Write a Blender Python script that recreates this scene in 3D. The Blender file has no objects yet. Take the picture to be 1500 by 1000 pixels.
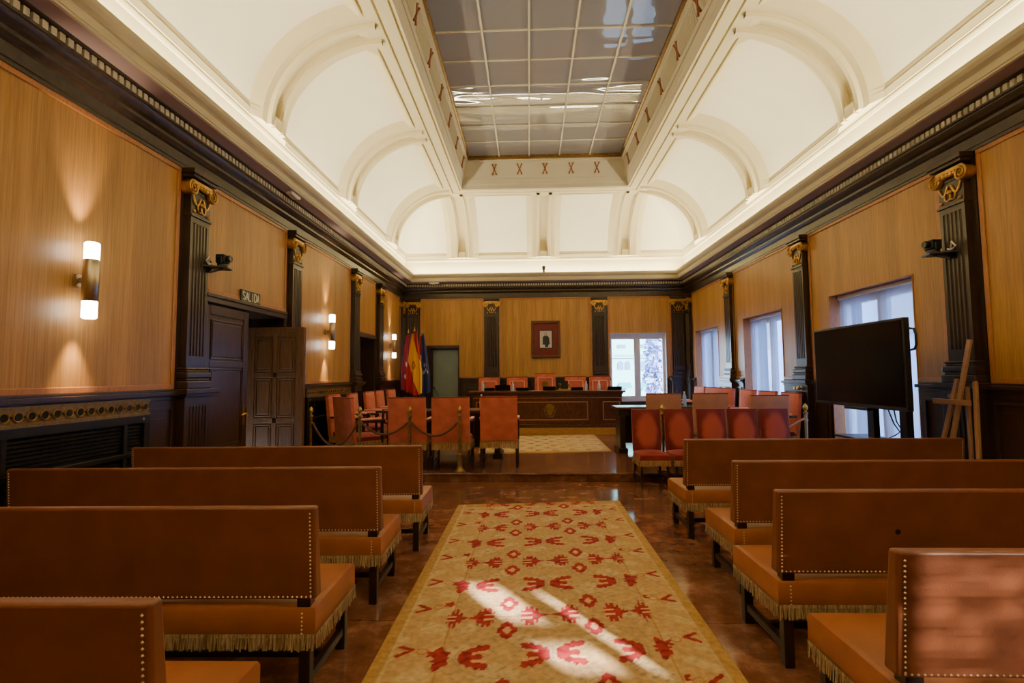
import bpy, bmesh, math, random
from mathutils import Matrix, Vector
random.seed(7)
PI = math.pi
sc = bpy.context.scene
COL = sc.collection
XL, XR, YB, YF = -3.61, 4.435, 14.3, -2.2
DZ = 0.12          # height of the dais
PZ = 0.27          # height of the presiding platform

def L(r, g, b, a=1.0):
    f = lambda c: (c/255/12.92) if c/255 <= .04045 else ((c/255+.055)/1.055)**2.4
    return (f(r), f(g), f(b), a)

# ------------------------------------------------------------------ materials
def nm(name):
    m = bpy.data.materials.new(name); m.use_nodes = True
    nt = m.node_tree; b = nt.nodes['Principled BSDF']
    return m, nt, b

def plain(name, col, rough=.5, metal=0., spec=.5, noise=0., nscale=8., bump=0., bscale=60., sheen=0., coat=0.):
    m, nt, b = nm(name)
    b.inputs['Base Color'].default_value = col
    b.inputs['Roughness'].default_value = rough
    b.inputs['Metallic'].default_value = metal
    b.inputs['Specular IOR Level'].default_value = spec
    if sheen:
        b.inputs['Sheen Weight'].default_value = sheen
        b.inputs['Sheen Roughness'].default_value = .4
        b.inputs['Sheen Tint'].default_value = (1, .55, .45, 1)
    if coat:
        b.inputs['Coat Weight'].default_value = coat
        b.inputs['Coat Roughness'].default_value = .15
    tc = nt.nodes.new('ShaderNodeTexCoord')
    if noise:
        n = nt.nodes.new('ShaderNodeTexNoise'); n.inputs['Scale'].default_value = nscale; n.inputs['Detail'].default_value = 5
        nt.links.new(tc.outputs['Object'], n.inputs['Vector'])
        r = nt.nodes.new('ShaderNodeValToRGB')
        r.color_ramp.elements[0].position = .3; r.color_ramp.elements[1].position = .72
        r.color_ramp.elements[0].color = tuple(c*(1-noise) for c in col[:3])+(1,)
        r.color_ramp.elements[1].color = tuple(min(1, c*(1+noise)) for c in col[:3])+(1,)
        nt.links.new(n.outputs['Fac'], r.inputs['Fac']); nt.links.new(r.outputs['Color'], b.inputs['Base Color'])
    if bump:
        n2 = nt.nodes.new('ShaderNodeTexNoise'); n2.inputs['Scale'].default_value = bscale; n2.inputs['Detail'].default_value = 3
        nt.links.new(tc.outputs['Object'], n2.inputs['Vector'])
        bp = nt.nodes.new('ShaderNodeBump'); bp.inputs['Strength'].default_value = bump; bp.inputs['Distance'].default_value = .01
        nt.links.new(n2.outputs['Fac'], bp.inputs['Height']); nt.links.new(bp.outputs['Normal'], b.inputs['Normal'])
    return m

def wood(name, c1, c2, scale=(9, 9, .5), rough=.4, spec=.5, bands=0., detail=6):
    """vertical-grained wood"""
    m, nt, b = nm(name)
    tc = nt.nodes.new('ShaderNodeTexCoord'); mp = nt.nodes.new('ShaderNodeMapping')
    mp.inputs['Scale'].default_value = scale
    nt.links.new(tc.outputs['Object'], mp.inputs['Vector'])
    n = nt.nodes.new('ShaderNodeTexNoise'); n.inputs['Scale'].default_value = 5; n.inputs['Detail'].default_value = detail; n.inputs['Roughness'].default_value = .65
    nt.links.new(mp.outputs['Vector'], n.inputs['Vector'])
    r = nt.nodes.new('ShaderNodeValToRGB')
    r.color_ramp.elements[0].position = .32; r.color_ramp.elements[1].position = .7
    r.color_ramp.elements[0].color = c1; r.color_ramp.elements[1].color = c2
    nt.links.new(n.outputs['Fac'], r.inputs['Fac'])
    out = r.outputs['Color']
    if bands:
        mp2 = nt.nodes.new('ShaderNodeMapping'); mp2.inputs['Scale'].default_value = (2.2, 2.2, .02)
        nt.links.new(tc.outputs['Object'], mp2.inputs['Vector'])
        n2 = nt.nodes.new('ShaderNodeTexNoise'); n2.inputs['Scale'].default_value = 2.2; n2.inputs['Detail'].default_value = 1
        nt.links.new(mp2.outputs['Vector'], n2.inputs['Vector'])
        mx = nt.nodes.new('ShaderNodeMix'); mx.data_type = 'RGBA'; mx.blend_type = 'MULTIPLY'
        mr = nt.nodes.new('ShaderNodeMapRange'); mr.inputs[1].default_value = .35; mr.inputs[2].default_value = .65
        mr.inputs[3].default_value = 1-bands; mr.inputs[4].default_value = 1.0
        nt.links.new(n2.outputs['Fac'], mr.inputs[0])
        mx.inputs['Factor'].default_value = 1
        nt.links.new(out, mx.inputs[6]); nt.links.new(mr.outputs[0], mx.inputs[7])
        out = mx.outputs[2]
    nt.links.new(out, b.inputs['Base Color'])
    b.inputs['Roughness'].default_value = rough; b.inputs['Specular IOR Level'].default_value = spec
    return m

def emit(name, col, strength):
    m, nt, b = nm(name)
    b.inputs['Base Color'].default_value = col
    b.inputs['Emission Color'].default_value = col
    b.inputs['Emission Strength'].default_value = strength
    return m

def two_mix(name, kind_a, kind_b, fac, ca, cb, rough=.1):
    """mix of two plain shaders"""
    m = bpy.data.materials.new(name); m.use_nodes = True
    nt = m.node_tree; nt.nodes.clear()
    o = nt.nodes.new('ShaderNodeOutputMaterial'); mx = nt.nodes.new('ShaderNodeMixShader')
    mk = {'T': 'ShaderNodeBsdfTransparent', 'D': 'ShaderNodeBsdfDiffuse', 'L': 'ShaderNodeBsdfTranslucent', 'G': 'ShaderNodeBsdfGlossy'}
    a = nt.nodes.new(mk[kind_a]); a.inputs['Color'].default_value = ca
    b = nt.nodes.new(mk[kind_b]); b.inputs['Color'].default_value = cb
    if kind_b == 'G': b.inputs['Roughness'].default_value = rough
    if kind_a == 'G': a.inputs['Roughness'].default_value = rough
    mx.inputs[0].default_value = fac
    nt.links.new(a.outputs[0], mx.inputs[1]); nt.links.new(b.outputs[0], mx.inputs[2]); nt.links.new(mx.outputs[0], o.inputs[0])
    return m, nt, mx

M = {}
M['oak'] = wood('oak_veneer', L(162, 114, 58), L(198, 150, 86), (14, 14, .35), .42, .4, bands=.22)
M['oak_edge'] = wood('oak_molding', L(156, 98, 54), L(190, 130, 80), (20, 20, 2), .4)
M['dark'] = wood('dark_wood', L(42, 28, 20), L(68, 47, 34), (16, 16, .8), .33, .5)
M['dark_cornice'] = wood('dark_cornice_wood', L(46, 36, 29), L(70, 57, 46), (3, 3, 3), .3, .5)
M['soffit'] = plain('purple_brown_soffit', L(172, 154, 158), .5, noise=.1, nscale=2)
M['mahog'] = wood('mahogany', L(58, 28, 17), L(104, 56, 32), (6, 6, 3), .3, .5)
M['door'] = wood('door_walnut', L(84, 56, 32), L(122, 86, 52), (14, 14, 1), .35, .5)
M['door_dark'] = wood('dark_door_walnut', L(50, 32, 20), L(80, 54, 33), (14, 14, 1), .3, .5)
M['step_oak'] = wood('step_oak', L(150, 105, 50), L(190, 140, 78), (3, 14, 14), .35, .5)
M['plaster'] = plain('cream_plaster', L(214, 201, 160), .7, noise=.02, nscale=3)
M['plaster_w'] = plain('white_plaster', L(240, 232, 205), .8, noise=.025, nscale=2)
M['stone'] = plain('grey_cream_molding', L(196, 187, 162), .6, noise=.05, nscale=2)
M['dentil'] = plain('pale_dentil', L(190, 184, 172), .55)
M['gold'] = plain('worn_gilding', L(196, 152, 78), .38, metal=.75, noise=.25, nscale=18)
M['brass'] = plain('brass', L(190, 160, 92), .3, metal=1., noise=.1, nscale=12)
M['old_brass'] = plain('tarnished_brass', L(142, 112, 62), .4, metal=.8, noise=.3, nscale=30)
M['nail'] = plain('pale_brass_nails', L(196, 176, 146), .35, metal=.6)
M['velvet_mid'] = plain('brick_velvet', L(160, 66, 52), .75, spec=.2, noise=.15, nscale=6, sheen=.5)
M['ornament'] = plain('dull_copper_gilding', L(140, 84, 50), .45, metal=.4)
M['steel'] = plain('brushed_steel', L(176, 162, 142), .3, metal=1.)
M['chrome'] = plain('chrome', L(220, 215, 205), .18, metal=1.)
M['black'] = plain('black_plastic', L(20, 20, 22), .4)
M['black_metal'] = plain('black_metal', L(22, 22, 24), .42, metal=.3)
M['grille'] = plain('dark_grille_metal', L(26, 24, 25), .45, metal=.3)
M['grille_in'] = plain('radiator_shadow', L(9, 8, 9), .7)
M['screen'] = plain('dark_screen', L(14, 13, 14), .16, spec=.4)
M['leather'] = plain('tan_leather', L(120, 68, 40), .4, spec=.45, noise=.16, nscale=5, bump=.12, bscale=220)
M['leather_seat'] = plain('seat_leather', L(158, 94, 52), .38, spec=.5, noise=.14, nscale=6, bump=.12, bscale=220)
M['velvet'] = plain('red_velvet', L(190, 100, 80), .75, spec=.2, noise=.2, nscale=6, sheen=.55)
M['velvet_dark'] = plain('crimson_velvet', L(134, 38, 36), .75, spec=.2, noise=.25, nscale=7, sheen=.45)
M['velvet_pale'] = plain('pale_velvet', L(176, 124, 96), .8, spec=.2, noise=.12, nscale=5, sheen=.3)  # paler velvet for the armchairs at the right table
M['piping'] = plain('pink_piping', L(230, 152, 130), .6)
M['leg'] = wood('dark_leg_wood', L(30, 18, 12), L(52, 32, 20), (8, 8, 2), .35)
M['sconce_glass'] = emit('lit_opal_glass', (1, .93, .82, 1), 9.)
M['easel'] = wood('beech_wood', L(150, 108, 74), L(182, 138, 100), (20, 20, 2), .45)
M['frame_white'] = plain('white_window_frame', L(205, 200, 210), .4)
M['red_mat'] = plain('red_picture_mat', L(112, 30, 28), .6, noise=.15, nscale=20)
M['frame_brown'] = wood('picture_frame_wood', L(66, 34, 16), L(104, 58, 28), (5, 5, 5), .35)
M['paper'] = plain('photo_paper', L(196, 190, 188), .6)
M['suit'] = plain('dark_suit_print', L(44, 44, 46), .6)
M['skin'] = plain('print_skin_tone', L(176, 160, 154), .6)
M['bottle'] = plain('clear_bottle', L(190, 195, 205), .12, spec=.6)
M['blue_bottle'] = plain('blue_water_bottle', L(150, 185, 225), .12, spec=.6)
M['rope'] = plain('brown_rope', L(98, 62, 44), .7, noise=.3, nscale=60)
M['rope_light'] = plain('dusty_rope', L(166, 128, 102), .7, noise=.2, nscale=60)
M['awning'] = plain('turquoise_awning', L(8, 110, 118), .7)
M['facade'] = plain('pale_facade', L(96, 150, 152), .8, noise=.03, nscale=.5)
M['facade_b'] = plain('blue_grey_facade', L(150, 170, 216), .8, noise=.08, nscale=.6)
M['facade_glass'] = plain('facade_window_glass', L(66, 80, 120), .25)
M['leaf'] = plain('tree_leaf', L(96, 104, 160), .7, noise=.4, nscale=3)
M['bark'] = plain('tree_bark', L(88, 72, 60), .8)
M['street'] = plain('street_asphalt', L(120, 122, 126), .8, noise=.1, nscale=.5)
M['frost'] = plain('frosted_glass', L(118, 134, 126), .35, noise=.06, nscale=4)
M['white'] = plain('white_plastic', L(222, 216, 204), .45)
M['sign_dark'] = plain('dark_green_sign', L(38, 44, 34), .5)
M['sign_white'] = plain('sign_white', L(226, 222, 206), .5)

def edge_shaded_velvet():  # edge shading of the curved backrest painted into the velvet colour
    m, nt, b = nm('crimson_velvet_with_shaded_edges')
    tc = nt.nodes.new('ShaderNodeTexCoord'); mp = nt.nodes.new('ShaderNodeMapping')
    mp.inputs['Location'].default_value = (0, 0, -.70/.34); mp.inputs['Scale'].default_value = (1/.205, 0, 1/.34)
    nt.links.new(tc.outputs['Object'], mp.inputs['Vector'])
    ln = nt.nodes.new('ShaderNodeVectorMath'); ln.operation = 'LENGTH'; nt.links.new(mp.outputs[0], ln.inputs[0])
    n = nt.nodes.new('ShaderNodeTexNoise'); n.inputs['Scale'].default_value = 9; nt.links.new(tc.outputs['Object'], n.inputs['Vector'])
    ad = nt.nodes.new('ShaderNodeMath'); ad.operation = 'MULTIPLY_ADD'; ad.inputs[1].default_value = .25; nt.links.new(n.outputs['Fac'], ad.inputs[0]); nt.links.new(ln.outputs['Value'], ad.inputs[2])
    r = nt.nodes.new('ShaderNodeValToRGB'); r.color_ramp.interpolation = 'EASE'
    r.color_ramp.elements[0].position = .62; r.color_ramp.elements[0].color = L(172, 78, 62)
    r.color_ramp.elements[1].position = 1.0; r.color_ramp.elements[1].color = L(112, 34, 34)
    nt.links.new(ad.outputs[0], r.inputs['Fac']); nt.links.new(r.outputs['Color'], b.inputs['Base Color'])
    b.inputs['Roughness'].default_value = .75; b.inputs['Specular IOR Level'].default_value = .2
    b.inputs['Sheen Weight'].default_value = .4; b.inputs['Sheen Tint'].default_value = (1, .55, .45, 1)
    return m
M['velvet_shaded'] = edge_shaded_velvet()

# fringe: many vertical threads
def fringe_mat(name, c1, c2):
    m, nt, b = nm(name)
    tc = nt.nodes.new('ShaderNodeTexCoord'); mp = nt.nodes.new('ShaderNodeMapping'); mp.inputs['Scale'].default_value = (70, 70, 4)
    nt.links.new(tc.outputs['Object'], mp.inputs['Vector'])
    n = nt.nodes.new('ShaderNodeTexNoise'); n.inputs['Scale'].default_value = 2; n.inputs['Detail'].default_value = 3
    nt.links.new(mp.outputs['Vector'], n.inputs['Vector'])
    r = nt.nodes.new('ShaderNodeValToRGB'); r.color_ramp.elements[0].position = .35; r.color_ramp.elements[1].position = .65
    r.color_ramp.elements[0].color = c1; r.color_ramp.elements[1].color = c2
    nt.links.new(n.outputs['Fac'], r.inputs['Fac']); nt.links.new(r.outputs['Color'], b.inputs['Base Color'])
    b.inputs['Roughness'].default_value = .85; b.inputs['Specular IOR Level'].default_value = .15
    return m
M['fringe'] = fringe_mat('tan_fringe', L(112, 92, 66), L(178, 156, 124))
M['fringe_red'] = fringe_mat('beige_gold_fringe', L(124, 92, 58), L(188, 152, 108))

# polished red-brown marble
def marble():
    m, nt, b = nm('polished_red_marble')
    tc = nt.nodes.new('ShaderNodeTexCoord')
    n = nt.nodes.new('ShaderNodeTexNoise'); n.inputs['Scale'].default_value = 5.; n.inputs['Detail'].default_value = 9; n.inputs['Roughness'].default_value = .72
    nt.links.new(tc.outputs['Object'], n.inputs['Vector'])
    r = nt.nodes.new('ShaderNodeValToRGB'); e = r.color_ramp.elements
    e[0].position = .3; e[0].color = L(94, 58, 42); e[1].position = .74; e[1].color = L(172, 126, 100)
    k = e.new(.5); k.color = L(124, 78, 58)
    nt.links.new(n.outputs['Fac'], r.inputs['Fac'])
    v = nt.nodes.new('ShaderNodeTexVoronoi'); v.inputs['Scale'].default_value = 22
    nt.links.new(tc.outputs['Object'], v.inputs['Vector'])
    r2 = nt.nodes.new('ShaderNodeValToRGB'); r2.color_ramp.elements[0].position = .0; r2.color_ramp.elements[1].position = .11
    r2.color_ramp.elements[0].color = (.5, .5, .5, 1); r2.color_ramp.elements[1].color = (0, 0, 0, 1)
    nt.links.new(v.outputs['Distance'], r2.inputs['Fac'])
    mx = nt.nodes.new('ShaderNodeMix'); mx.data_type = 'RGBA'
    nt.links.new(r2.outputs['Color'], mx.inputs['Factor']); nt.links.new(r.outputs['Color'], mx.inputs[6]); mx.inputs[7].default_value = L(176, 126, 96)
    # slab joints
    br = nt.nodes.new('ShaderNodeTexBrick'); br.offset = 0; br.inputs['Scale'].default_value = 1.
    br.inputs['Brick Width'].default_value = .8; br.inputs['Row Height'].default_value = .8; br.inputs['Mortar Size'].default_value = .003
    br.inputs['Color1'].default_value = (1, 1, 1, 1); br.inputs['Color2'].default_value = (.82, .82, .82, 1); br.inputs['Mortar'].default_value = (.45, .4, .38, 1)
    nt.links.new(tc.outputs['Object'], br.inputs['Vector'])
    mu = nt.nodes.new('ShaderNodeMix'); mu.data_type = 'RGBA'; mu.blend_type = 'MULTIPLY'; mu.inputs['Factor'].default_value = 1
    nt.links.new(mx.outputs[2], mu.inputs[6]); nt.links.new(br.outputs['Color'], mu.inputs[7])
    nt.links.new(mu.outputs[2], b.inputs['Base Color'])
    b.inputs['Roughness'].default_value = .13; b.inputs['Specular IOR Level'].default_value = .5
    return m
M['marble'] = marble()

def carpet_mat():
    m, nt, b = nm('woven_carpet')
    a = nt.nodes.new('ShaderNodeAttribute'); a.attribute_name = 'Col'
    tc = nt.nodes.new('ShaderNodeTexCoord')
    n = nt.nodes.new('ShaderNodeTexNoise'); n.inputs['Scale'].default_value = 30; n.inputs['Detail'].default_value = 4
    nt.links.new(tc.outputs['Object'], n.inputs['Vector'])
    mr = nt.nodes.new('ShaderNodeMapRange'); mr.inputs[1].default_value = .3; mr.inputs[2].default_value = .7; mr.inputs[3].default_value = .74; mr.inputs[4].default_value = 1.1
    nt.links.new(n.outputs['Fac'], mr.inputs[0])
    mx = nt.nodes.new('ShaderNodeMix'); mx.data_type = 'RGBA'; mx.blend_type = 'MULTIPLY'; mx.inputs['Factor'].default_value = 1
    nt.links.new(a.outputs['Color'], mx.inputs[6]); nt.links.new(mr.outputs[0], mx.inputs[7])
    nt.links.new(mx.outputs[2], b.inputs['Base Color'])
    b.inputs['Roughness'].default_value = .9; b.inputs['Specular IOR Level'].default_value = .15
    n2 = nt.nodes.new('ShaderNodeTexNoise'); n2.inputs['Scale'].default_value = 260
    nt.links.new(tc.outputs['Object'], n2.inputs['Vector'])
    bp = nt.nodes.new('ShaderNodeBump'); bp.inputs['Strength'].default_value = .35; bp.inputs['Distance'].default_value = .006
    nt.links.new(n2.outputs['Fac'], bp.inputs['Height']); nt.links.new(bp.outputs['Normal'], b.inputs['Normal'])
    return m
M['carpet'] = carpet_mat()

# roller-blind sheer: partly see-through, partly scattering
M['sheer'], _nt, _mx = two_mix('sheer_blind', 'T', 'L', .42, (.9, .93, 1., 1), (.82, .87, 1, 1))
M['glass'], _nt, _mx = two_mix('window_glass', 'T', 'G', .06, (.95, 1, 1, 1), (1, 1, 1, 1), .02)

# skylight glass: grey, reflective, slightly wavy
def skyglass():
    m = bpy.data.materials.new('laylight_glass'); m.use_nodes = True
    nt = m.node_tree; nt.nodes.clear()
    o = nt.nodes.new('ShaderNodeOutputMaterial'); mx = nt.nodes.new('ShaderNodeMixShader')
    d = nt.nodes.new('ShaderNodeBsdfTranslucent'); d.inputs['Color'].default_value = (.5, .48, .46, 1)
    d2 = nt.nodes.new('ShaderNodeBsdfDiffuse'); d2.inputs['Color'].default_value = L(96, 91, 87)
    a = nt.nodes.new('ShaderNodeAddShader'); nt.links.new(d.outputs[0], a.inputs[0]); nt.links.new(d2.outputs[0], a.inputs[1])
    g = nt.nodes.new('ShaderNodeBsdfGlossy'); g.inputs['Roughness'].default_value = .03; g.inputs['Color'].default_value = (.95, .95, .95, 1)
    fr = nt.nodes.new('ShaderNodeFresnel'); fr.inputs['IOR'].default_value = 1.75
    tc = nt.nodes.new('ShaderNodeTexCoord'); mp = nt.nodes.new('ShaderNodeMapping'); mp.inputs['Scale'].default_value = (.5, 2.0, 1)
    nt.links.new(tc.outputs['Object'], mp.inputs['Vector'])
    n = nt.nodes.new('ShaderNodeTexNoise'); n.inputs['Scale'].default_value = 1.1; n.inputs['Detail'].default_value = 1.5
    nt.links.new(mp.outputs['Vector'], n.inputs['Vector'])
    bp = nt.nodes.new('ShaderNodeBump'); bp.inputs['Strength'].default_value = .4; bp.inputs['Distance'].default_value = .05
    nt.links.new(n.outputs['Fac'], bp.inputs['Height'])
    nt.links.new(bp.outputs['Normal'], g.inputs['Normal']); nt.links.new(bp.outputs['Normal'], fr.inputs['Normal'])
    nt.links.new(fr.outputs[0], mx.inputs[0]); nt.links.new(a.outputs[0], mx.inputs[1]); nt.links.new(g.outputs[0], mx.inputs[2])
    nt.links.new(mx.outputs[0], o.inputs[0])
    return m
M['skyglass'] = skyglass()

def flag_mat():
    """red / yellow / red stripes along local x of the cloth's generated UV attribute"""
    m, nt, b = nm('striped_flag_cloth')
    a = nt.nodes.new('ShaderNodeAttribute'); a.attribute_name = 'Col'
    nt.links.new(a.outputs['Color'], b.inputs['Base Color'])
    b.inputs['Roughness'].default_value = .7; b.inputs['Sheen Weight'].default_value = .2
    return m
M['flagcloth'] = flag_mat()

# ------------------------------------------------------------------ mesh builder
class MB:
    def __init__(s, tf=None):
        s.v = []; s.f = []; s.mi = []; s.tf = tf; s.cur = 0
    def add(s, vs, fs):
        b = len(s.v)
        s.v += [tuple(s.tf(*p)) if s.tf else tuple(p) for p in vs]
        for f in fs:
            s.f.append(tuple(b+i for i in f)); s.mi.append(s.cur)
        return s
    def box(s, x0, x1, y0, y1, z0, z1):
        return s.add([(x0,y0,z0),(x1,y0,z0),(x1,y1,z0),(x0,y1,z0),(x0,y0,z1),(x1,y0,z1),(x1,y1,z1),(x0,y1,z1)],
                     [(0,3,2,1),(4,5,6,7),(0,1,5,4),(1,2,6,5),(2,3,7,6),(3,0,4,7)])
    def frustum(s, c0, w0, d0, z0, c1, w1, d1, z1):
        P = []
        for (cx, cy), w, d, z in ((c0,w0,d0,z0),(c1,w1,d1,z1)):
            P += [(cx-w/2,cy-d/2,z),(cx+w/2,cy-d/2,z),(cx+w/2,cy+d/2,z),(cx-w/2,cy+d/2,z)]
        return s.add(P, [(0,3,2,1),(4,5,6,7),(0,1,5,4),(1,2,6,5),(2,3,7,6),(3,0,4,7)])
    def bar(s, p, q, w, h, up=(0,0,1)):
        p, q = Vector(p), Vector(q); d = (q-p).normalized(); u = Vector(up)
        if abs(d.dot(u)) > .98: u = Vector((0,1,0))
        a = d.cross(u).normalized(); b = a.cross(d).normalized()
        P = []
        for e in (p, q):
            for i, j in ((-1,-1),(1,-1),(1,1),(-1,1)):
                P.append(tuple(e + a*(w/2*i) + b*(h/2*j)))
        return s.add(P, [(0,3,2,1),(4,5,6,7),(0,1,5,4),(1,2,6,5),(2,3,7,6),(3,0,4,7)])
    def tube(s, path, r, n=8, caps=True):
        path = [Vector(p) for p in path]; P = []; F = []; N = len(path)
        prev = None
        for i, p in enumerate(path):
            d = (path[min(i+1,N-1)]-path[max(i-1,0)]).normalized()
            if prev is None:
                u = Vector((0,0,1)) if abs(d.z) < .9 else Vector((1,0,0))
                a = d.cross(u).normalized()
            else:
                a = (prev - d*prev.dot(d)).normalized()
            prev = a; b = d.cross(a)
            rr = r[i] if isinstance(r, (list, tuple)) else r
            for k in range(n):
                t = 2*PI*k/n; P.append(tuple(p + a*(rr*math.cos(t)) + b*(rr*math.sin(t))))
        for i in range(N-1):
            for k in range(n):
                F.append((i*n+k, i*n+(k+1)%n, (i+1)*n+(k+1)%n, (i+1)*n+k))
        if caps:
            F.append(tuple(range(n-1,-1,-1))); F.append(tuple((N-1)*n+k for k in range(n)))
        return s.add(P, F)
    def lathe(s, prof, n=16, o=(0,0,0), axis='z'):
        P = []; F = []; K = len(prof)
        for (r, z) in prof:
            for k in range(n):
                t = 2*PI*k/n; a, b = r*math.cos(t), r*math.sin(t)
                if axis == 'z': q = (o[0]+a, o[1]+b, o[2]+z)
                elif axis == 'y': q = (o[0]+a, o[1]+z, o[2]+b)
                else: q = (o[0]+z, o[1]+a, o[2]+b)
                P.append(q)
        for i in range(K-1):
            for k in range(n):
                F.append((i*n+k, i*n+(k+1)%n, (i+1)*n+(k+1)%n, (i+1)*n+k))
        F.append(tuple(range(n-1,-1,-1))); F.append(tuple((K-1)*n+k for k in range(n)))
        return s.add(P, F)
    def prism(s, poly, a0, a1, axis='z'):
        """extrude a 2-D polygon; axis is the extrusion axis, poly in the other two (in xyz order)"""
        n = len(poly); P = []
        for a in (a0, a1):
            for (u, v) in poly:
                P.append({'z': (u,v,a), 'y': (u,a,v), 'x': (a,u,v)}[axis])
        F = [tuple(range(n-1,-1,-1)), tuple(range(n,2*n))]+[(i,(i+1)%n,n+(i+1)%n,n+i) for i in range(n)]
        return s.add(P, F)
    def grid(s, fn, nu, nv, mats=None):
        P = [fn(i, j) for i in range(nu) for j in range(nv)]
        F = [(i*nv+j, (i+1)*nv+j, (i+1)*nv+j+1, i*nv+j+1) for i in range(nu-1) for j in range(nv-1)]
        return s.add(P, F)
    def sphere(s, c, r, n=10, m=7, sz=1.):
        return s.lathe([(max(1e-4, r*math.sin(PI*i/(m-1))), -r*sz*math.cos(PI*i/(m-1))) for i in range(m)], n, c)
    def build(s, name, mats, parent=None, bevel=0., seg=2, smooth=False, recalc=True, subsurf=0, loc=None):
        me = bpy.data.meshes.new(name)
        me.from_pydata(s.v, [], s.f); me.update()
        if recalc:
            bm = bmesh.new(); bm.from_mesh(me); bmesh.ops.recalc_face_normals(bm, faces=bm.faces); bm.to_mesh(me); bm.free()
        mats = mats if isinstance(mats, (list, tuple)) else [mats]
        for m in mats: me.materials.append(m if not isinstance(m, str) else M[m])
        if any(s.mi): me.polygons.foreach_set('material_index', s.mi)
        if smooth:
            me.polygons.foreach_set('use_smooth', [True]*len(me.polygons))
            try: me.set_sharp_from_angle(angle=math.radians(40))
            except Exception: pass
        o = bpy.data.objects.new(name, me); COL.objects.link(o)
        if parent: o.parent = parent
        if loc: o.location = loc
        if bevel:
            b = o.modifiers.new('bevel', 'BEVEL'); b.width = bevel; b.segments = seg; b.limit_method = 'ANGLE'; b.angle_limit = math.radians(35)
        if subsurf:
            q = o.modifiers.new('sub', 'SUBSURF'); q.levels = subsurf; q.render_levels = subsurf
        return o

def tag(o, label=None, cat=None, group=None, kind=None):
    if label: o['label'] = label
    if cat: o['category'] = cat
    if group: o['group'] = group
    if kind: o['kind'] = kind
    return o
def struct(o): o['kind'] = 'structure'; return o
def empty(name, loc=(0,0,0), rz=0., label=None, cat=None, group=None, kind=None):
    o = bpy.data.objects.new(name, None); COL.objects.link(o)
    o.location = loc; o.rotation_euler = (0,0,rz); o.empty_display_size = .1
    return tag(o, label, cat, group, kind)
def copy_tree(o, parent=None):
    c = o.copy(); COL.objects.link(c)
    if parent: c.parent = parent
    for ch in [x for x in KIDS.get(o.name, [])]:
        copy_tree(ch, c)
    return c
KIDS = {}
def index_kids():
    KIDS.clear()
    for o in COL.objects:
        if o.parent: KIDS.setdefault(o.parent.name, []).append(o)

# ------------------------------------------------------------------ wall frames: (s along wall, o out of wall, z)
TF = {'left': lambda s,o,z: (XL+o, s, z), 'right': lambda s,o,z: (XR-o, s, z), 'back': lambda s,o,z: (s, YB-o, z), 'rear': lambda s,o,z: (s, YF+o, z)}

def wall(name, side, s0, s1, z1, openings, mat, depth=.45):
    """solid wall with rectangular holes (s0,s1,z0,z1)"""
    xs = sorted({s0, s1, *[a for q in openings for a in q[:2]]})
    mb = MB(TF[side])
    for a, b in zip(xs, xs[1:]):
        holes = sorted([q[2:] for q in openings if q[0] <= a+1e-6 and q[1] >= b-1e-6])
        z = 0.
        for h0, h1 in holes:
            if h0 > z+1e-6: mb.box(a, b, -depth, 0, z, h0)
            z = h1
        if z < z1: mb.box(a, b, -depth, 0, z, z1)
    return struct(mb.build(name, mat))

WL = wall('wall_left', 'left', YF, YB, 4.9, [(5.46,7.33,0,2.34),(10.47,11.7,0,2.33)], 'dark')
WR = wall('wall_right', 'right', YF, YB, 4.9, [(5.94,7.59,.4,2.62),(8.99,10.6,.4,2.62),(12.0,13.61,.4,2.62)], 'dark')
WB = wall('wall_back', 'back', XL-.45, XR+.45, 4.9, [(-2.9,-1.975,PZ*0,2.34),(2.235,3.81,.74,2.63)], 'dark')
# added gaps in the unseen rear wall, shaped to throw sun patches inside
slits = [(3.25,3.56,1.93,2.0),(3.26,3.5,2.13,2.31),(3.70,3.745,1.93,2.27)]
dapple_gaps = []
for i in range(18):
    for k in range(5):
        a0 = 3.84+.115*k; q = random.choice((.0028,.004,.0055,.0025)); dapple_gaps.append((a0, a0+.108, 2.02+.025*i, 2.02+.025*i+q))
WRE = wall('wall_rear', 'rear', XL-.45, XR+.45, 4.9, slits+dapple_gaps, 'oak', depth=.004)

# floor, dais, platform
mb = MB(); mb.box(XL-.45, XR+.45, YF-.03, YB+.45, -.15, 0); struct(mb.build('floor', 'marble'))
mb = MB(); mb.box(XL, XR, 7.27, YB, 0, DZ-.03); mb.box(XL, XR, 7.24, YB, DZ-.03, DZ); struct(mb.build('floor_dais', 'marble', bevel=.006))
mb = MB(); mb.box(-2.0, 2.75, 11.72, YB-.06, DZ, PZ); struct(mb.build('floor_platform', 'step_oak', bevel=.005))

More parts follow.
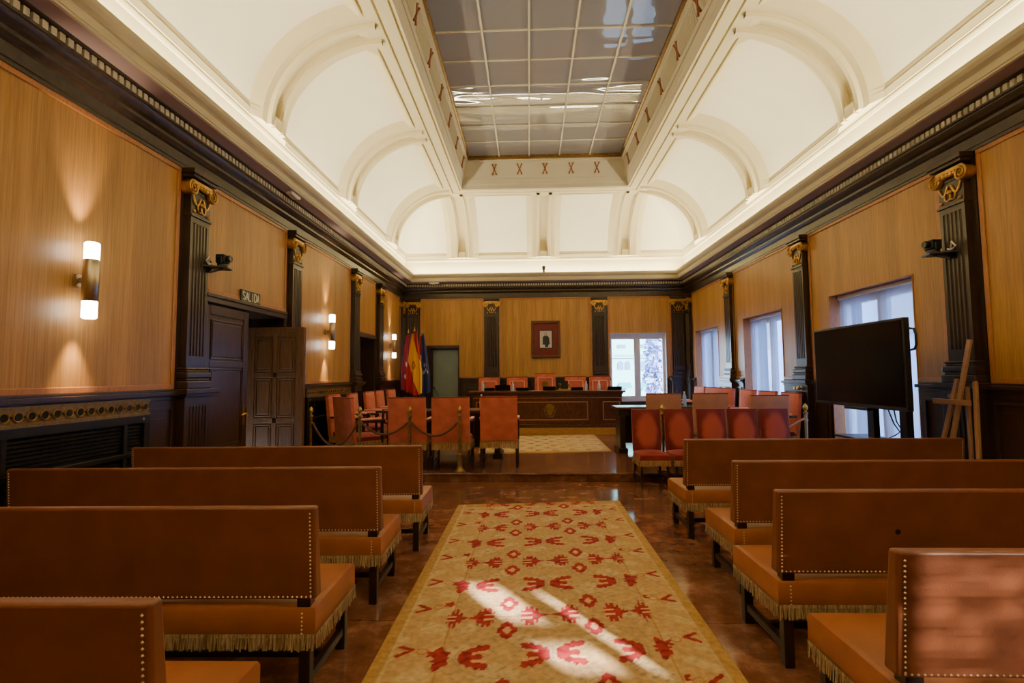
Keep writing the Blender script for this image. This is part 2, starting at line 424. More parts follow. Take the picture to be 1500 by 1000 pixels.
# ------------------------------------------------------------------ oak wall panels, borders, wainscot
def panel(side, s0, s1, z0, z1, parent, notch=None, border=True):
    """oak veneer panel with a thin moulded border; notch = (s0,s1,z1) hole from below"""
    mb = MB(TF[side]); t = .02
    if notch:
        a, b, h = notch
        if a > s0+1e-3: mb.box(s0, a, 0, t, z0, z1)
        if b < s1-1e-3: mb.box(b, s1, 0, t, z0, z1)
        mb.box(a, b, 0, t, h, z1)
    else: mb.box(s0, s1, 0, t, z0, z1)
    p = mb.build('oak_panel', 'oak', parent)
    if border:
        w = .05; e = MB(TF[side])
        def strip(a0,a1,c0,c1): e.box(a0,a1,t,t+.014,c0,c1)
        strip(s0, s1, z1-w, z1); 
        strip(s0, s0+w, z0, z1-w); strip(s1-w, s1, z0, z1-w)
        if not notch: strip(s0+w, s1-w, z0, z0+w)
        else:
            a, b, h = notch
            if a-s0 > .1: strip(s0+w, a, z0, z0+w)
            if s1-b > .1: strip(b, s1-w, z0, z0+w)
        e.build('panel_border', 'oak_edge', p, bevel=.006)
    return p
ZP0, ZP1 = 1.38, 3.67
for s0, s1, z0 in ((YF+.3,5.02,ZP0),(5.46,7.33,2.44),(7.75,10.03,ZP0),(10.47,11.70,2.43),(12.25,13.97,ZP0)):
    panel('left', s0, s1, z0, ZP1, WL)
for s0, s1, n in ((YF+.3,5.03,None),(5.49,8.07,(5.94,7.59,2.62)),(8.47,11.10,(8.99,10.6,2.62)),(11.38,13.80,(12.0,13.61,2.62))):
    panel('right', s0, s1, ZP0, ZP1, WR, n)
panel('back', -3.09, -1.272, ZP0+.04, ZP1, WB, (-2.9,-1.975,2.34))
panel('back', -.845, 1.758, ZP0+.04, ZP1, WB)
panel('back', 2.2, 3.97, ZP0, ZP1, WB, (2.235,3.81,2.63))

def wainscot(side, runs, parent, ztop=1.38):
    for (a, b) in runs:
        mb = MB(TF[side])
        mb.box(a, b, 0, .05, 0, ztop-.06)
        mb.box(a, b, .05, .075, 0, .16)
        mb.box(a, b, 0, .07, ztop-.1, ztop-.06); mb.box(a, b, 0, .11, ztop-.06, ztop-.02); mb.box(a, b, 0, .06, ztop-.02, ztop)
        n = max(1, round((b-a)/.8)); w = (b-a)/n
        for i in range(n):
            u0, u1 = a+i*w+.07, a+(i+1)*w-.07
            if u1-u0 < .12: continue
            for q in ((u0,u1,ztop-.2,ztop-.17),(u0,u1,.26,.29),(u0,u0+.03,.29,ztop-.2),(u1-.03,u1,.29,ztop-.2)):
                mb.box(q[0], q[1], .05, .068, q[2], q[3])
            if u1-u0 > .3: mb.box(u0+.08, u1-.08, .05, .06, .36, ztop-.27)
        mb.build('wainscot', 'dark', parent, bevel=.004)
wainscot('left', [(YF,5.04),(7.74,10.04),(12.2,13.9)], WL)
wainscot('right', [(YF,5.05),(5.47,5.9),(7.63,8.07),(8.47,8.95),(10.64,11.04),(11.44,11.96),(13.65,13.85)], WR)
wainscot('back', [(-3.1,-2.95),(-1.92,-1.22),(-.89,1.79),(2.14,2.2),(3.86,3.97)], WB, 1.42)
mb = MB(TF['back']); mb.box(2.24, 3.81, 0, .05, 0, .70); mb.box(2.2, 3.85, 0, .1, .70, .74); mb.build('wainscot', 'dark', WB, bevel=.004)
mb = MB(TF['right'])
for a, b in ((5.94,7.59),(8.99,10.6),(12.0,13.61)): mb.box(a-.02, b+.02, 0, .05, 0, .36); mb.box(a-.04, b+.04, -.2, .09, .36, .4)
mb.build('window_sill', 'dark', WR, bevel=.004)

# ------------------------------------------------------------------ pilasters
trim_n = [0]
def trim(mb_or_none, mat=None, **k):
    trim_n[0] += 1
    nme = 'trim_%d' % trim_n[0]
    return struct(mb_or_none.build(nme, mat, **k)) if mb_or_none else struct(empty(nme))
def pilaster(side, c, w=.31, zt=ZP1):
    root = trim(None); tf = TF[side]
    hw = w/2
    mb = MB(tf); mb.box(c-.215, c+.215, 0, .03, 1.38, zt); mb.build('backing_board', 'dark', root)
    # fluted shaft
    poly = [(c-hw, .03), (c-hw, .10)]
    n = 5; pitch = (w-.06)/n
    for i in range(n):
        u = c-hw+.03+pitch*(i+.5); r = pitch*.34
        poly += [(u-r, .10), (u-r*.7, .10-r*.7), (u, .10-r), (u+r*.7, .10-r*.7), (u+r, .10)]
    poly += [(c+hw, .10), (c+hw, .03)]
    mb = MB(tf); mb.prism(poly, 1.72, 3.12); mb.box(c-hw, c+hw, .03, .101, 1.60, 1.72); mb.box(c-hw, c+hw, .03, .101, 3.12, 3.18)
    mb.build('fluted_shaft', 'dark', root)
    # base mouldings
    mb = MB(tf)
    for (z0, z1, e, o) in ((1.38,1.46,.05,.155),(1.46,1.49,.03,.135),(1.49,1.55,.042,.147),(1.55,1.575,.02,.125),(1.575,1.60,.028,.133)):
        mb.box(c-hw-e, c+hw+e, 0, o, z0, z1)
    mb.build('base', 'dark', root, bevel=.012, seg=3)
    # pedestal
    mb = MB(tf); mb.box(c-hw-.06, c+hw+.06, 0, .14, 0, 1.30); mb.box(c-hw-.08, c+hw+.08, 0, .165, 0, .16)
    mb.box(c-hw-.09, c+hw+.09, 0, .175, 1.30, 1.33); mb.box(c-hw-.115, c+hw+.115, 0, .2, 1.33, 1.38)
    for i in range(6):
        u = c-hw+.03+(w-.06)*i/5; mb.box(u-.012, u+.012, .14, .15, .24, 1.2)
    mb.build('pedestal', 'dark', root, bevel=.006)
    # necking with carved ornament, capital with volutes
    mb = MB(tf); mb.box(c-hw, c+hw, .03, .10, 3.2, 3.44); mb.box(c-hw-.015, c+hw+.015, .03, .118, 3.18, 3.205)
    mb.box(c-hw-.04, c+hw+.04, 0, .15, 3.585, 3.62); mb.box(c-hw-.06, c+hw+.06, 0, .17, 3.62, zt)
    mb.box(c-hw, c+hw, .03, .10, 3.44, 3.585)
    mb.build('necking', 'dark', root, bevel=.004)
    g = MB(tf)
    for sg in (-1, 1):
        cx, cz = c+sg*(hw+.002), 3.478
        sp = []
        for i in range(34):
            t = i/33; a = PI/2+sg*(-1)*t*2*PI*2.1; r = .078*(1-t)+.012*t
            sp.append((cx-0+r*math.cos(a), .128, cz+r*math.sin(a)))
        g.tube(sp, [.0135*(1-.4*i/33) for i in range(34)], 6)
        g.lathe([(.03,.0),(.074,.02),(.074,.115),(.0,.118)], 18, (cx, 0, cz), 'y')
    g.box(c-hw+.0, c+hw-.0, .09, .125, 3.50, 3.565)
    for i in range(5):
        u = c-hw*.62+i*hw*1.24/4; g.sphere((u, .125, 3.505), .023, 8, 6, 1.4)
    # garland in the necking
    for sg in (-1, 1):
        pts = [(c+sg*(.02+.115*t), .108, 3.40-.09*math.sin(PI*t)) for t in [i/8 for i in range(9)]]
        g.tube(pts, .011, 5)
        g.tube([(c+sg*(.03+.035*math.sin(a)), .108, 3.29+.045*math.cos(a)) for a in [i*PI/6 for i in range(12)]], .008, 5)
        g.sphere((c+sg*.115, .105, 3.24), .02, 7, 5)
    g.sphere((c, .108, 3.33), .026, 8, 6); g.sphere((c, .108, 3.25), .018, 8, 6)
    g.build('gilded_capital', 'gold', root, smooth=True)
    return root
for c in (5.24, 7.54, 10.25, 11.97, 14.13): pilaster('left', c)
for c in (5.26, 8.27, 11.24, 14.05): pilaster('right', c)
for c in (-3.29, -1.055, 1.965, 4.15): pilaster('back', c, .32)

# ------------------------------------------------------------------ cornice, cove, ceiling: profiles swept round the room
def rect_sweep(mb, prof, yf=YF):
    P = []; F = []; n = len(prof)
    for (p, z) in prof:
        P += [(XL+p, yf+p, z), (XR-p, yf+p, z), (XR-p, YB-p, z), (XL+p, YB-p, z)]
    for i in range(n-1):
        for k in range(4):
            F.append((i*4+k, i*4+(k+1)%4, (i+1)*4+(k+1)%4, (i+1)*4+k))
    mb.add(P, F)
mb = MB(); rect_sweep(mb, [(-.02,3.665),(.045,3.665),(.045,3.70),(.055,3.70),(.055,3.80),(.075,3.815),(.085,3.83),(.10,3.85),(.10,3.88),(.13,3.90),(.15,3.93),(.16,3.95),(.16,3.965),(.175,3.97),(.175,3.985),(.155,3.985),(.155,4.055),(.2,4.06),(.2,4.075)])
mb.cur = 0
c1 = trim(mb, 'dark_cornice', recalc=False)
mb = MB(); rect_sweep(mb, [(.2,4.075),(.215,4.078),(.33,4.095),(.335,4.10)]); mb.build('soffit', 'soffit', c1, recalc=False)
# dentils
mb = MB()
p0, p1 = .15, .178
def dent(side, a, b):
    n = int((b-a)/.068)
    for i in range(n):
        s = a+(b-a)*(i+.5)/n
        q = MB(TF[side]); q.box(s-.022, s+.022, p0, p1, 3.99, 4.05); mb.add(q.v, q.f)
dent('left', YF+1.5, YB-.18); dent('right', YF+1.5, YB-.18); dent('back', XL+.18, XR-.18)
mb.build('dentil_row', 'dentil', c1)
mb = MB(); rect_sweep(mb, [(.335,4.10),(.345,4.105),(.345,4.125),(.352,4.13),(.352,4.20),(.365,4.215),(.39,4.235),(.405,4.26),(.41,4.27),(.415,4.31),(.36,4.312),(.36,4.22),(.12,4.22)])
mb.build('cove_ledge', 'stone', c1, recalc=False)
mb = MB(); rect_sweep(mb, [(.12,4.22),(.12,4.70),(.135,4.71),(.145,4.735),(.145,4.755),(.13,4.765),(.13,4.776),(.155,4.777)])
c2 = trim(mb, 'plaster', recalc=False)

# cove vault with ribs and recessed panels
A0, ZC0, CA, CB = .13, 4.78, 1.50, 1.42
NTH = 30
arcL = 0; th = [i*PI/2/400 for i in range(401)]; arcs = [0.]
for a, b in zip(th, th[1:]): arcs.append(arcs[-1]+math.hypot(CA*(math.cos(a)-math.cos(b)), CB*(math.sin(b)-math.sin(a))))
ATOT = arcs[-1]
def th_of(s):
    for i in range(400):
        if arcs[i+1] >= s: return th[i]+(th[i+1]-th[i])*(s-arcs[i])/(arcs[i+1]-arcs[i])
    return PI/2
def cove_pt(s, d):
    t = th_of(s); p = A0+CA*(1-math.cos(t)); z = ZC0+CB*math.sin(t)
    nx, nz = math.cos(t)/CA, -math.sin(t)/CB; l = math.hypot(nx, nz)
    return p+d*nx/l, z+d*nz/l
H1, H2 = .10, .155
def lerp(x, xs, ys):
    if x <= xs[0]: return ys[0]
    for a, b, c, d in zip(xs, xs[1:], ys, ys[1:]):
        if x <= b: return c+(d-c)*(x-a)/(b-a) if b > a else d
    return ys[-1]
RX = [0,.085,.095,.115,.125,.19,.20,.215,.225,.31,.46]
RY = [H1*.5,H1*.5,H1,H1,H2,H2,H1,H1,H1,H1,0]
BX = [0,.09,.10,.125,.17]; BY = [.022,.022,.012,.012,0]
TX = [0,.09,.10,.12,.13,.16,.3]; TY = [H1,H1,H1*.4,H1*.4,H1,H1,0]
ssamp = sorted(set([0,.05,.09,.10,.125,.17,.2]+[.2+(ATOT-.5)*i/24 for i in range(25)]+[ATOT-q for q in (.3,.16,.13,.12,.10,.09,0)]))
ssamp = [0]+ssamp      # first row closes the underside of the ribs
def depth(ds, s):
    d = lerp(ds, RX, RY)
    if ds < .09 and s < .20: d = H2          # foot of the channel
    d = max(d, lerp(s, BX, BY))
    t = ATOT-s
    top = lerp(t, TX, TY)
    if t < .13 and ds < .25: return max(d, H1) if ds > .09 else H1
    return max(d, top)
def cove_side(side, ribs, lo, hi):
    """lo/hi: wall ends; the vault mitres at 45 degrees there"""
    offs = sorted(set([q for q in RX]+[-q for q in RX]))
    base = sorted(set([r+o for r in ribs for o in offs]))
    mids = []
    edges = [lo]+sorted(ribs)+[hi]
    for a, b in zip(edges, edges[1:]):
        u, v = a+(.46 if a != lo else 0), b-(.46 if b != hi else 0)
        if v > u: mids += [u+(v-u)*k/6 for k in range(1, 6)]
    ss = sorted(set(base+mids+[lo, hi]))
    mb = MB(TF[side]); idx = {}; P = []; D = []
    for i, s in enumerate(ss):
        for j, a in enumerate(ssamp):
            ds = min(abs(s-r) for r in ribs)
            d = depth(ds, a) if j else .018; p, z = cove_pt(a, d)
            s2 = min(max(s, lo+p), hi-p)
            if s2 != s:
                ds = min(abs(s2-r) for r in ribs); d = depth(ds, a) if j else .018; p, z = cove_pt(a, d); s2 = min(max(s, lo+p), hi-p)
            P.append((s2, p, z)); D.append(d)
    nj = len(ssamp); FA = []; FB = []
    for i in range(len(ss)-1):
        for j in range(nj-1):
            f = (i*nj+j, (i+1)*nj+j, (i+1)*nj+j+1, i*nj+j+1)
            pts = [P[k] for k in f]
            if abs(pts[0][0]-pts[1][0])+abs(pts[2][0]-pts[3][0]) < 1e-5: continue
            (FB if max(D[k] for k in f) < .004 else FA).append(f)
    mb.add(P, FA); mb.cur = 1; mb.add([], [])
    b0 = len(mb.f)
    for f in FB: mb.f.append(f); mb.mi.append(1)
    return mb
cv = struct(empty('ceiling'))
RIBY = [12.55, 9.45, 6.5, 3.5, .5]
RIBX = [-1.86, .42, 2.685]
cove_side('left', RIBY, YF, YB).build('cove_left', ['plaster', 'plaster_w'], cv)
cove_side('right', RIBY, YF, YB).build('cove_right', ['plaster', 'plaster_w'], cv)
cove_side('back', RIBX, XL, XR).build('cove_back', ['plaster', 'plaster_w'], cv)
cove_side('rear', RIBX, XL, XR).build('cove_rear', ['plaster', 'plaster_w'], cv)
# flat ceiling border and skylight reveal
ZS = 6.86
mb = MB(); zc = ZC0+CB-.025
rect_sweep(mb, [(1.62,zc-.075),(1.70,zc-.075),(1.705,zc-.03),(1.73,zc-.03),(1.735,zc-.075),(1.90,zc-.075),(1.905,zc-.045),(1.93,zc-.045),(1.935,zc-.075),(1.97,zc-.075)])
mb.build('ceiling_border', 'plaster', cv, recalc=False)
mb = MB()
rect_sweep(mb, [(1.97,zc-.075),(1.975,zc+.02),(1.99,zc+.05),(2.0,zc+.16),(2.02,zc+.16),(2.025,zc+.2),(2.03,zc+.21),(2.10,zc+.54),(2.125,zc+.55),(2.125,zc+.58),(2.15,zc+.59)])
mb.build('skylight_reveal', 'stone', cv, recalc=False)
mb = MB()
rect_sweep(mb, [(2.15,zc+.59),(2.155,zc+.62),(2.185,zc+.63),(2.185,ZS)])
mb.build('reveal_bead', 'old_brass', cv, recalc=False)
# fine ribbing and gilt crosses on the reveal
mb = MB(); gb = MB()
def on_reveal(side, s, t, w):     # t 0..1 up the sloping band
    p = 2.032+.066*t; z = zc+.21+.33*t
    return TF[side](s, p+w, z-.0)
def cross(side, s):
    for sg in (-1, 1):
        a = Vector(on_reveal(side, s-sg*.055, .12, .012)); b = Vector(on_reveal(side, s+sg*.055, .88, .012))
        m_ = (a+b)/2
        gb.tube([a, a.lerp(m_, .5), m_, m_.lerp(b, .5), b], [.022,.012,.016,.012,.022], 6)
for s in (-.82,-.195,.43,1.07,1.70): cross('back', s)
ys = [3.0+.99*i for i in range(9)]
for y in ys: cross('left', y+.8); cross('right', y+.8)
for side in ('left', 'right'):
    y = 1.
    while y < YB-2.2:
        a = on_reveal(side, y, .05, .004); b = on_reveal(side, y, .95, .004)
        if min(abs(y-(q+.8)) for q in ys) > .1: mb.bar(a, b, .012, .012)
        y += .045
mb.build('reveal_fluting', 'stone', cv); gb.build('gilt_cross', 'ornament', cv, smooth=True)

# skylight
sky = struct(empty('window_1'))
GX0, GX1, GY1, GY0 = XL+2.185, XR-2.185, YB-2.185, YF+2.185
NC = 5; CW = (GX1-GX0)/NC; RWS = .755
mb = MB(); mb.box(GX0-.02, GX1+.02, GY0-.02, GY1+.02, ZS, ZS+.012); mb.build('glass_panes', 'skyglass', sky)
mb = MB()
for i in range(1, NC): mb.box(GX0+CW*i-.016, GX0+CW*i+.016, GY0, GY1, ZS-.03, ZS+.03)
mb.build('long_glazing_bars', 'stone', sky)
mb = MB(); y = GY1-RWS
while y > GY0: mb.box(GX0, GX1, y-.011, y+.011, ZS-.022, ZS+.022); y -= RWS
mb.build('cross_glazing_bars', 'stone', sky)
# added box keeps the sun off the skylight; an added lamp inside lights it
mb = MB(); a0, a1, b0, b1 = GX0-.4, GX1+.4, GY0-.4, GY1+.4
mb.box(a0-.1, a0, b0, b1, ZS-.2, 9); mb.box(a1, a1+.1, b0, b1, ZS-.2, 9); mb.box(a0, a1, b0-.1, b0, ZS-.2, 9); mb.box(a0, a1, b1, b1+.1, ZS-.2, 9); mb.box(a0-.1, a1+.1, b0-.1, b1+.1, 9, 9.1)
mb.build('skylight_light_box', 'plaster', cv)
mb = MB(); mb.box(XL-.45, XR+.45, YF-.03, YB+.45, 4.9, 4.95) if False else None
mb = MB(); mb.box(XL-.45, a0-.1, YF-.03, YB+.45, ZS-.25, ZS-.2); mb.box(a1+.1, XR+.45, YF-.03, YB+.45, ZS-.25, ZS-.2); mb.box(a0-.1, a1+.1, b1, YB+.45, ZS-.25, ZS-.2); mb.box(a0-.1, a1+.1, YF-.03, b0, ZS-.25, ZS-.2)
mb.box(XL-.45, XL-.4, YF-.03, YB+.45, 4.9, ZS-.2); mb.box(XR+.4, XR+.45, YF-.03, YB+.45, 4.9, ZS-.2); mb.box(XL-.45, XR+.45, YB+.4, YB+.45, 4.9, ZS-.2); mb.box(XL-.45, XR+.45, YF-.05, YF-.03, 4.9, ZS-.2)
mb.build('roof_shell', 'plaster', cv)

# ------------------------------------------------------------------ windows
def win(n, side, s0, s1, z0, z1, depth=.17, double=True, blind=True, reveal='oak_edge'):
    r = struct(empty('window_%d' % n)); tf = TF[side]
    mb = MB(tf)
    mb.box(s0, s0+.012, -depth, .03, z0, z1); mb.box(s1-.012, s1, -depth, .03, z0, z1); mb.box(s0, s1, -depth, .03, z1-.012, z1)
    mb.build('reveal_lining', reveal, r)
    mb = MB(tf); w = .085; o0, o1 = -depth-.07, -depth
    mb.box(s0, s0+w, o0, o1, z0, z1); mb.box(s1-w, s1, o0, o1, z0, z1); mb.box(s0+w, s1-w, o0, o1, z1-.16, z1); mb.box(s0+w, s1-w, o0, o1, z0, z0+.14)
    m_ = (s0+s1)/2
    mb.box(m_-.085, m_+.085, o0, o1, z0+.14, z1-.16)
    mb.build('window_frame', 'frame_white', r, bevel=.008)
    mb = MB(tf); mb.box(s0+w, m_-.085, -depth-.045, -depth-.04, z0+.14, z1-.16); mb.box(m_+.085, s1-w, -depth-.045, -depth-.04, z0+.14, z1-.16)
    mb.build('pane', 'glass', r)
    if blind:
        mb = MB(tf); mb.box(s0+.03, s1-.03, -depth+.03, -depth+.09, z1-.075, z1-.015); mb.build('blind_cassette', 'frame_white', r, bevel=.01)
        mb = MB(tf); nn = 60
        mb.grid(lambda i, j: (s0+.035+(s1-s0-.07)*i/nn, -depth+.06+.004*math.sin(i*1.3), (z1-.07, z0+.05)[j]), nn+1, 2)
        mb.build('sheer_blind', 'sheer', r)
    return r
win(2, 'right', 5.94, 7.59, .4, 2.62); win(3, 'right', 8.99, 10.6, .4, 2.62); win(4, 'right', 12.0, 13.61, .4, 2.62)
win(5, 'back', 2.235, 3.81, .74, 2.63, depth=.08, blind=False, reveal='frame_white')

# ------------------------------------------------------------------ doors
# door_1: double door in the left wall, far leaf standing open
d = struct(empty('door_1')); tf = TF['left']
mb = MB(tf); mb.box(5.46, 7.33, -.02, .045, 2.34, 2.44); mb.box(5.46, 7.33, .045, .065, 2.40, 2.44)
mb.box(5.46, 5.52, -.45, .03, 0, 2.34); mb.box(7.29, 7.33, -.45, .03, 0, 2.34); mb.build('door_frame', 'dark', d, bevel=.005)
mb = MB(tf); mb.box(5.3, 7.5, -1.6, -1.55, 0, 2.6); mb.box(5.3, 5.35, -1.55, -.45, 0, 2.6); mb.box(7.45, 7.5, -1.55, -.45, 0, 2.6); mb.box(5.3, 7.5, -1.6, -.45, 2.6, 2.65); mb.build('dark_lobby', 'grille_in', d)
def leaf(name, w, h, rows, cols, mat, parent, t=.045):
    """panelled door leaf in local x (0..w), z; face towards -y"""
    mb = MB(); st = .11
    mb.box(0, w, -t/2, t/2, 0, h)
    for (x0,x1,z0,z1) in [(0,st,0,h),(w-st,w,0,h),(st,w-st,h-st,h),(st,w-st,0,.2)]:
        for sg in (-1, 1): mb.box(x0, x1, sg*t/2-(.012 if sg < 0 else 0), sg*t/2+(.012 if sg > 0 else 0), z0, z1)
    z0, z1 = .2, h-st; rz = [z0]
    for q in rows: rz.append(rz[-1]+q*(z1-z0))
    for k in range(len(rows)):
        a, b = rz[k], rz[k+1]
        for sg in (-1, 1):
            def bb(x0,x1,c0,c1,e): mb.box(x0, x1, sg*t/2-(e if sg < 0 else 0), sg*t/2+(e if sg > 0 else 0), c0, c1)
            if k: bb(st, w-st, a-.035, a+.035, .012)
            cw = (w-2*st)/cols
            for c in range(cols):
                if c: bb(st+cw*c-.03, st+cw*c+.03, a, b, .012)
                u0, u1 = st+cw*c+(.05 if c else .02), st+cw*(c+1)-(.05 if c < cols-1 else .02)
                v0, v1 = a+.055, b-.055
                bb(u0+.03, u1-.03, v0+.03, v1-.03, .010)
                for q in ((u0,u1,v0,v0+.014),(u0,u1,v1-.014,v1),(u0,u0+.014,v0,v1),(u1-.014,u1,v0,v1)): bb(*q, .014)
    return mb.build(name, mat, parent, bevel=.004)
a = leaf('closed_leaf', .9, 2.32, [.28,.50,.22][::-1], 1, 'door_dark', d); a.location = (XL-.03, 5.50, .0); a.rotation_euler = (0,0,PI/2)
mb = MB(); mb.lathe([(.0,0),(.022,.0),(.022,.012),(.01,.014),(.01,.05),(.0,.052)], 10, (.82, -.035, 1.02), 'y'); 
mb2 = MB(); mb2.box(.80, .84, -.042, -.034, .90, 1.12); mb2.tube([(.82,-.04,1.04),(.82,-.10,1.04),(.74,-.11,1.045),(.66,-.105,1.03)], [.013,.013,.012,.010], 8)
mb2.build('door_handle', 'brass', a, smooth=True)
b = leaf('open_leaf', .82, 2.2, [.36,.34,.30], 2, 'door', d); b.location = (XL-.42, 7.16, .0); b.rotation_euler = (0,0,0)
# door_2: closed dark door further along the left wall
d = struct(empty('door_2'))
mb = MB(tf); mb.box(10.47, 11.7, -.02, .05, 2.33, 2.43); mb.box(10.47, 10.53, -.4, .03, DZ, 2.33); mb.box(11.64, 11.7, -.4, .03, DZ, 2.33); mb.build('door_frame', 'dark', d, bevel=.005)
a = leaf('door_leaf', 1.1, 2.2, [.4,.3,.3], 2, 'door_dark', d); a.location = (XL-.32, 10.53, DZ); a.rotation_euler = (0,0,PI/2)
# door_3: frosted glass door in the back wall
d = struct(empty('door_3')); tf = TF['back']
mb = MB(tf); mb.box(-2.9,-2.78,-.2,.05,DZ,2.34); mb.box(-2.01,-1.975,-.2,.05,DZ,2.34); mb.box(-2.78,-2.01,-.2,.05,2.25,2.34); mb.build('door_frame', 'dark', d, bevel=.005)
mb = MB(tf); mb.box(-2.78,-2.01,-.12,-.10,DZ,2.25); mb.build('frosted_pane', 'frost', d)
mb = MB(tf); mb.box(-2.78,-2.74,-.10,-.07,DZ,2.25); mb.box(-2.78,-2.01,-.10,-.07,2.215,2.25); mb.box(-2.025,-2.01,-.10,-.07,DZ,2.25); mb.build('pane_stile', 'dark', d)

# ------------------------------------------------------------------ carpets
def carpet(name, x0, x1, y0, y1, z, shear, fn, label, cell=.009, thick=.012):
    nx, ny = int((x1-x0)/cell), int((y1-y0)/cell)
    me = bpy.data.meshes.new(name)
    xc = (x0+x1)/2; vs = []; cols = []
    for i in range(nx+1):
        for j in range(ny+1):
            x = x0+(x1-x0)*i/nx; y = y0+(y1-y0)*j/ny
            cols.extend(fn(x, y)); 
            edge = i in (0, nx) or j in (0, ny)
            vs.append((x, y+shear*(x-xc), z+(0 if edge else thick)))
    fs = [(i*(ny+1)+j, (i+1)*(ny+1)+j, (i+1)*(ny+1)+j+1, i*(ny+1)+j+1) for i in range(nx) for j in range(ny)]
    me.from_pydata(vs, [], fs); me.update()
    ca = me.color_attributes.new('Col', 'FLOAT_COLOR', 'POINT'); ca.data.foreach_set('color', cols)
    me.materials.append(M['carpet'])
    o = bpy.data.objects.new(name, me); COL.objects.link(o)
    tag(o, label, 'carpet'); return o
GOLD, FIELD, PALE, RED, DRED, GREY = L(178,138,86), L(188,152,106), L(196,166,124), L(160,50,52), L(138,36,42), L(168,144,112)
def seg(px, py, ax, ay, bx, by):
    dx, dy = bx-ax, by-ay; t = max(0, min(1, ((px-ax)*dx+(py-ay)*dy)/(dx*dx+dy*dy)))
    return math.hypot(px-ax-t*dx, py-ay-t*dy)
def fan(u, v):
    """solid towards -u, two light slots opening towards +u; about .14 wide"""
    if u < -.095 or u > .075: return 0
    t = (u+.095)/.15; w = (.03+.09*min(1, t*1.3)**.6)*(1+.10*math.cos(u*150))
    if abs(v) > w: return 0
    sl = .034+.22*max(0, u+.02)
    if abs(v) < sl-.011 and u > .035-.5*abs(v): return 0
    if u > .045+.2*abs(v): return 0
    if u > -.026 and abs(abs(v)-sl) < .0125: return 2
    return 1
def spade(u, v):
    """serrated leaf pointing to -u"""
    if u < -.105 or u > .065: return 0
    v *= .64
    w = .098*(1-abs(u-.012)/.085)
    w *= 1+.38*math.cos(u*190)
    if u < -.045: w = max(w, .013*(1-(abs(u)-.045)/.08))
    if abs(v) > w: return 0
    if u > .0 and abs(v) < .03 and abs(abs(v)-.018) < .007: return 2
    return 1
def diamond(u, v):
    q = abs(u)/.066+abs(v)/.122
    a = math.atan2(v, u); q *= 1+.10*math.cos(8*a)
    if q > 1: return 0
    if q < .42: return 2
    return 1
ROWA, PER = 5.57, .915
def tri(x, y):
    return (math.sin(x*9.1+2*math.sin(y*5.3))+math.sin(y*11.7+1.7*math.sin(x*6.1)))*.5
def big_pattern(x, y):
    c = None
    if x < -.755 or x > .965 or y > 5.90: base = GOLD
    elif x < -.49 or x > .73 or y > 5.70: base = FIELD if tri(x*2.3,y*2.3) < .25 else PALE
    else:
        base = FIELD if tri(x*1.7,y*1.7) < .35 else PALE
        if tri(x*9+3,y*9) > .62: base = GREY
    if abs(x+.49) < .007 or abs(x-.73) < .007 or abs(x+.755) < .006 or abs(x-.965) < .006: base = PALE if abs(x) > .74 else L(170,128,74)
    k = round((ROWA-y)/PER); yA = ROWA-k*PER
    kb = round((ROWA-.475-y)/PER); yB = ROWA-.475-kb*PER
    r = 0
    for xc, sg in ((-.295,1),(.0,-1),(.225,1),(.515,-1)):
        if abs(x-xc) < .13:
            if abs(y-yA) < .12: r = r or fan((x-xc)*sg, y-yA)
            if abs(y-yB) < .12: r = r or spade((x-xc)*sg, y-yB)
    for xc in (-.148, .37):
        for s in (-1, 1):
            r = r or diamond(x-xc, y-yB-s*.17)
    for xc, sg in ((-.485,1),(.71,-1)):
        q = math.hypot((x-xc)/.042, (y-yA)/.105)
        if q < 1+.2*math.cos(7*math.atan2(y-yA, x-xc)): r = r or 1
        q = spade(((x-xc)*sg-.02)*-1.2, (y-yB)*1.3)
        r = r or q
    # faint stems
    if not r and -.49 < x < .73:
        if abs(y-yB) < .005: base = L(172,118,72)
        for xc in (-.148, .37):
            q = math.hypot((x-xc)/.26, (y-yA)/.2)
            if abs(q-1) < .016: base = GREY
    # border sprigs
    if r == 0 and (-.755 < x < -.5 or .74 < x < .965):
        m_ = x < 0; xo = (-.72 if m_ else .93); sg = 1 if m_ else -1
        for off in (-.10, .33):
            kk = round((ROWA-off-y)/PER); yc = ROWA-off-kk*PER
            u, v = (x-xo)*sg, (y-yc)*(1 if off < 0 else -1)
            dd = min(seg(u,v,-.0,.035,.07,.0), seg(u,v,-.0,-.055,.07,.0))
            if dd < .014: r = 1
            if math.hypot(u-.19, v+.05) < .034*(1+.3*math.cos(5*math.atan2(v+.05,u-.19))): r = 1
            q = math.hypot(u-.125, v+.02)
            if abs(q-.028) < .006: base = L(182,120,84)
    if y > 5.72 and r == 0:
        if math.hypot((x+.75)%.21-.1, (y-5.80)*2.2) < .035: r = 1
    if r == 1: return RED if tri(x*7,y*7) < .3 else DRED
    if r == 2: return L(214,160,118)
    return base
carpet('carpet_runner', -.84, 1.045, 1.2, 6.04, .0015, .11, big_pattern, 'long beige and red patterned carpet down the middle of the aisle')
def small_pattern(x, y):
    k = round(y/.3); kx = round((x-.15*(k % 2))/.3)
    u, v = x-.15*(k % 2)-kx*.3, y-k*.3
    if x < -.9 or x > 1.41 or y > 11.5 or y < 9.17: return GOLD
    q = math.hypot(u/.06, v/.045)
    if .45 < q < 1+.25*math.cos(6*math.atan2(v,u)): return L(128,78,60)
    return L(206,178,132) if tri(x*2,y*2) < .3 else L(188,156,112)
carpet('carpet_square', -.95, 1.46, 9.1, 11.6, DZ+.0015, .1, small_pattern, 'smaller beige patterned carpet on the dais before the presiding desk', cell=.02)

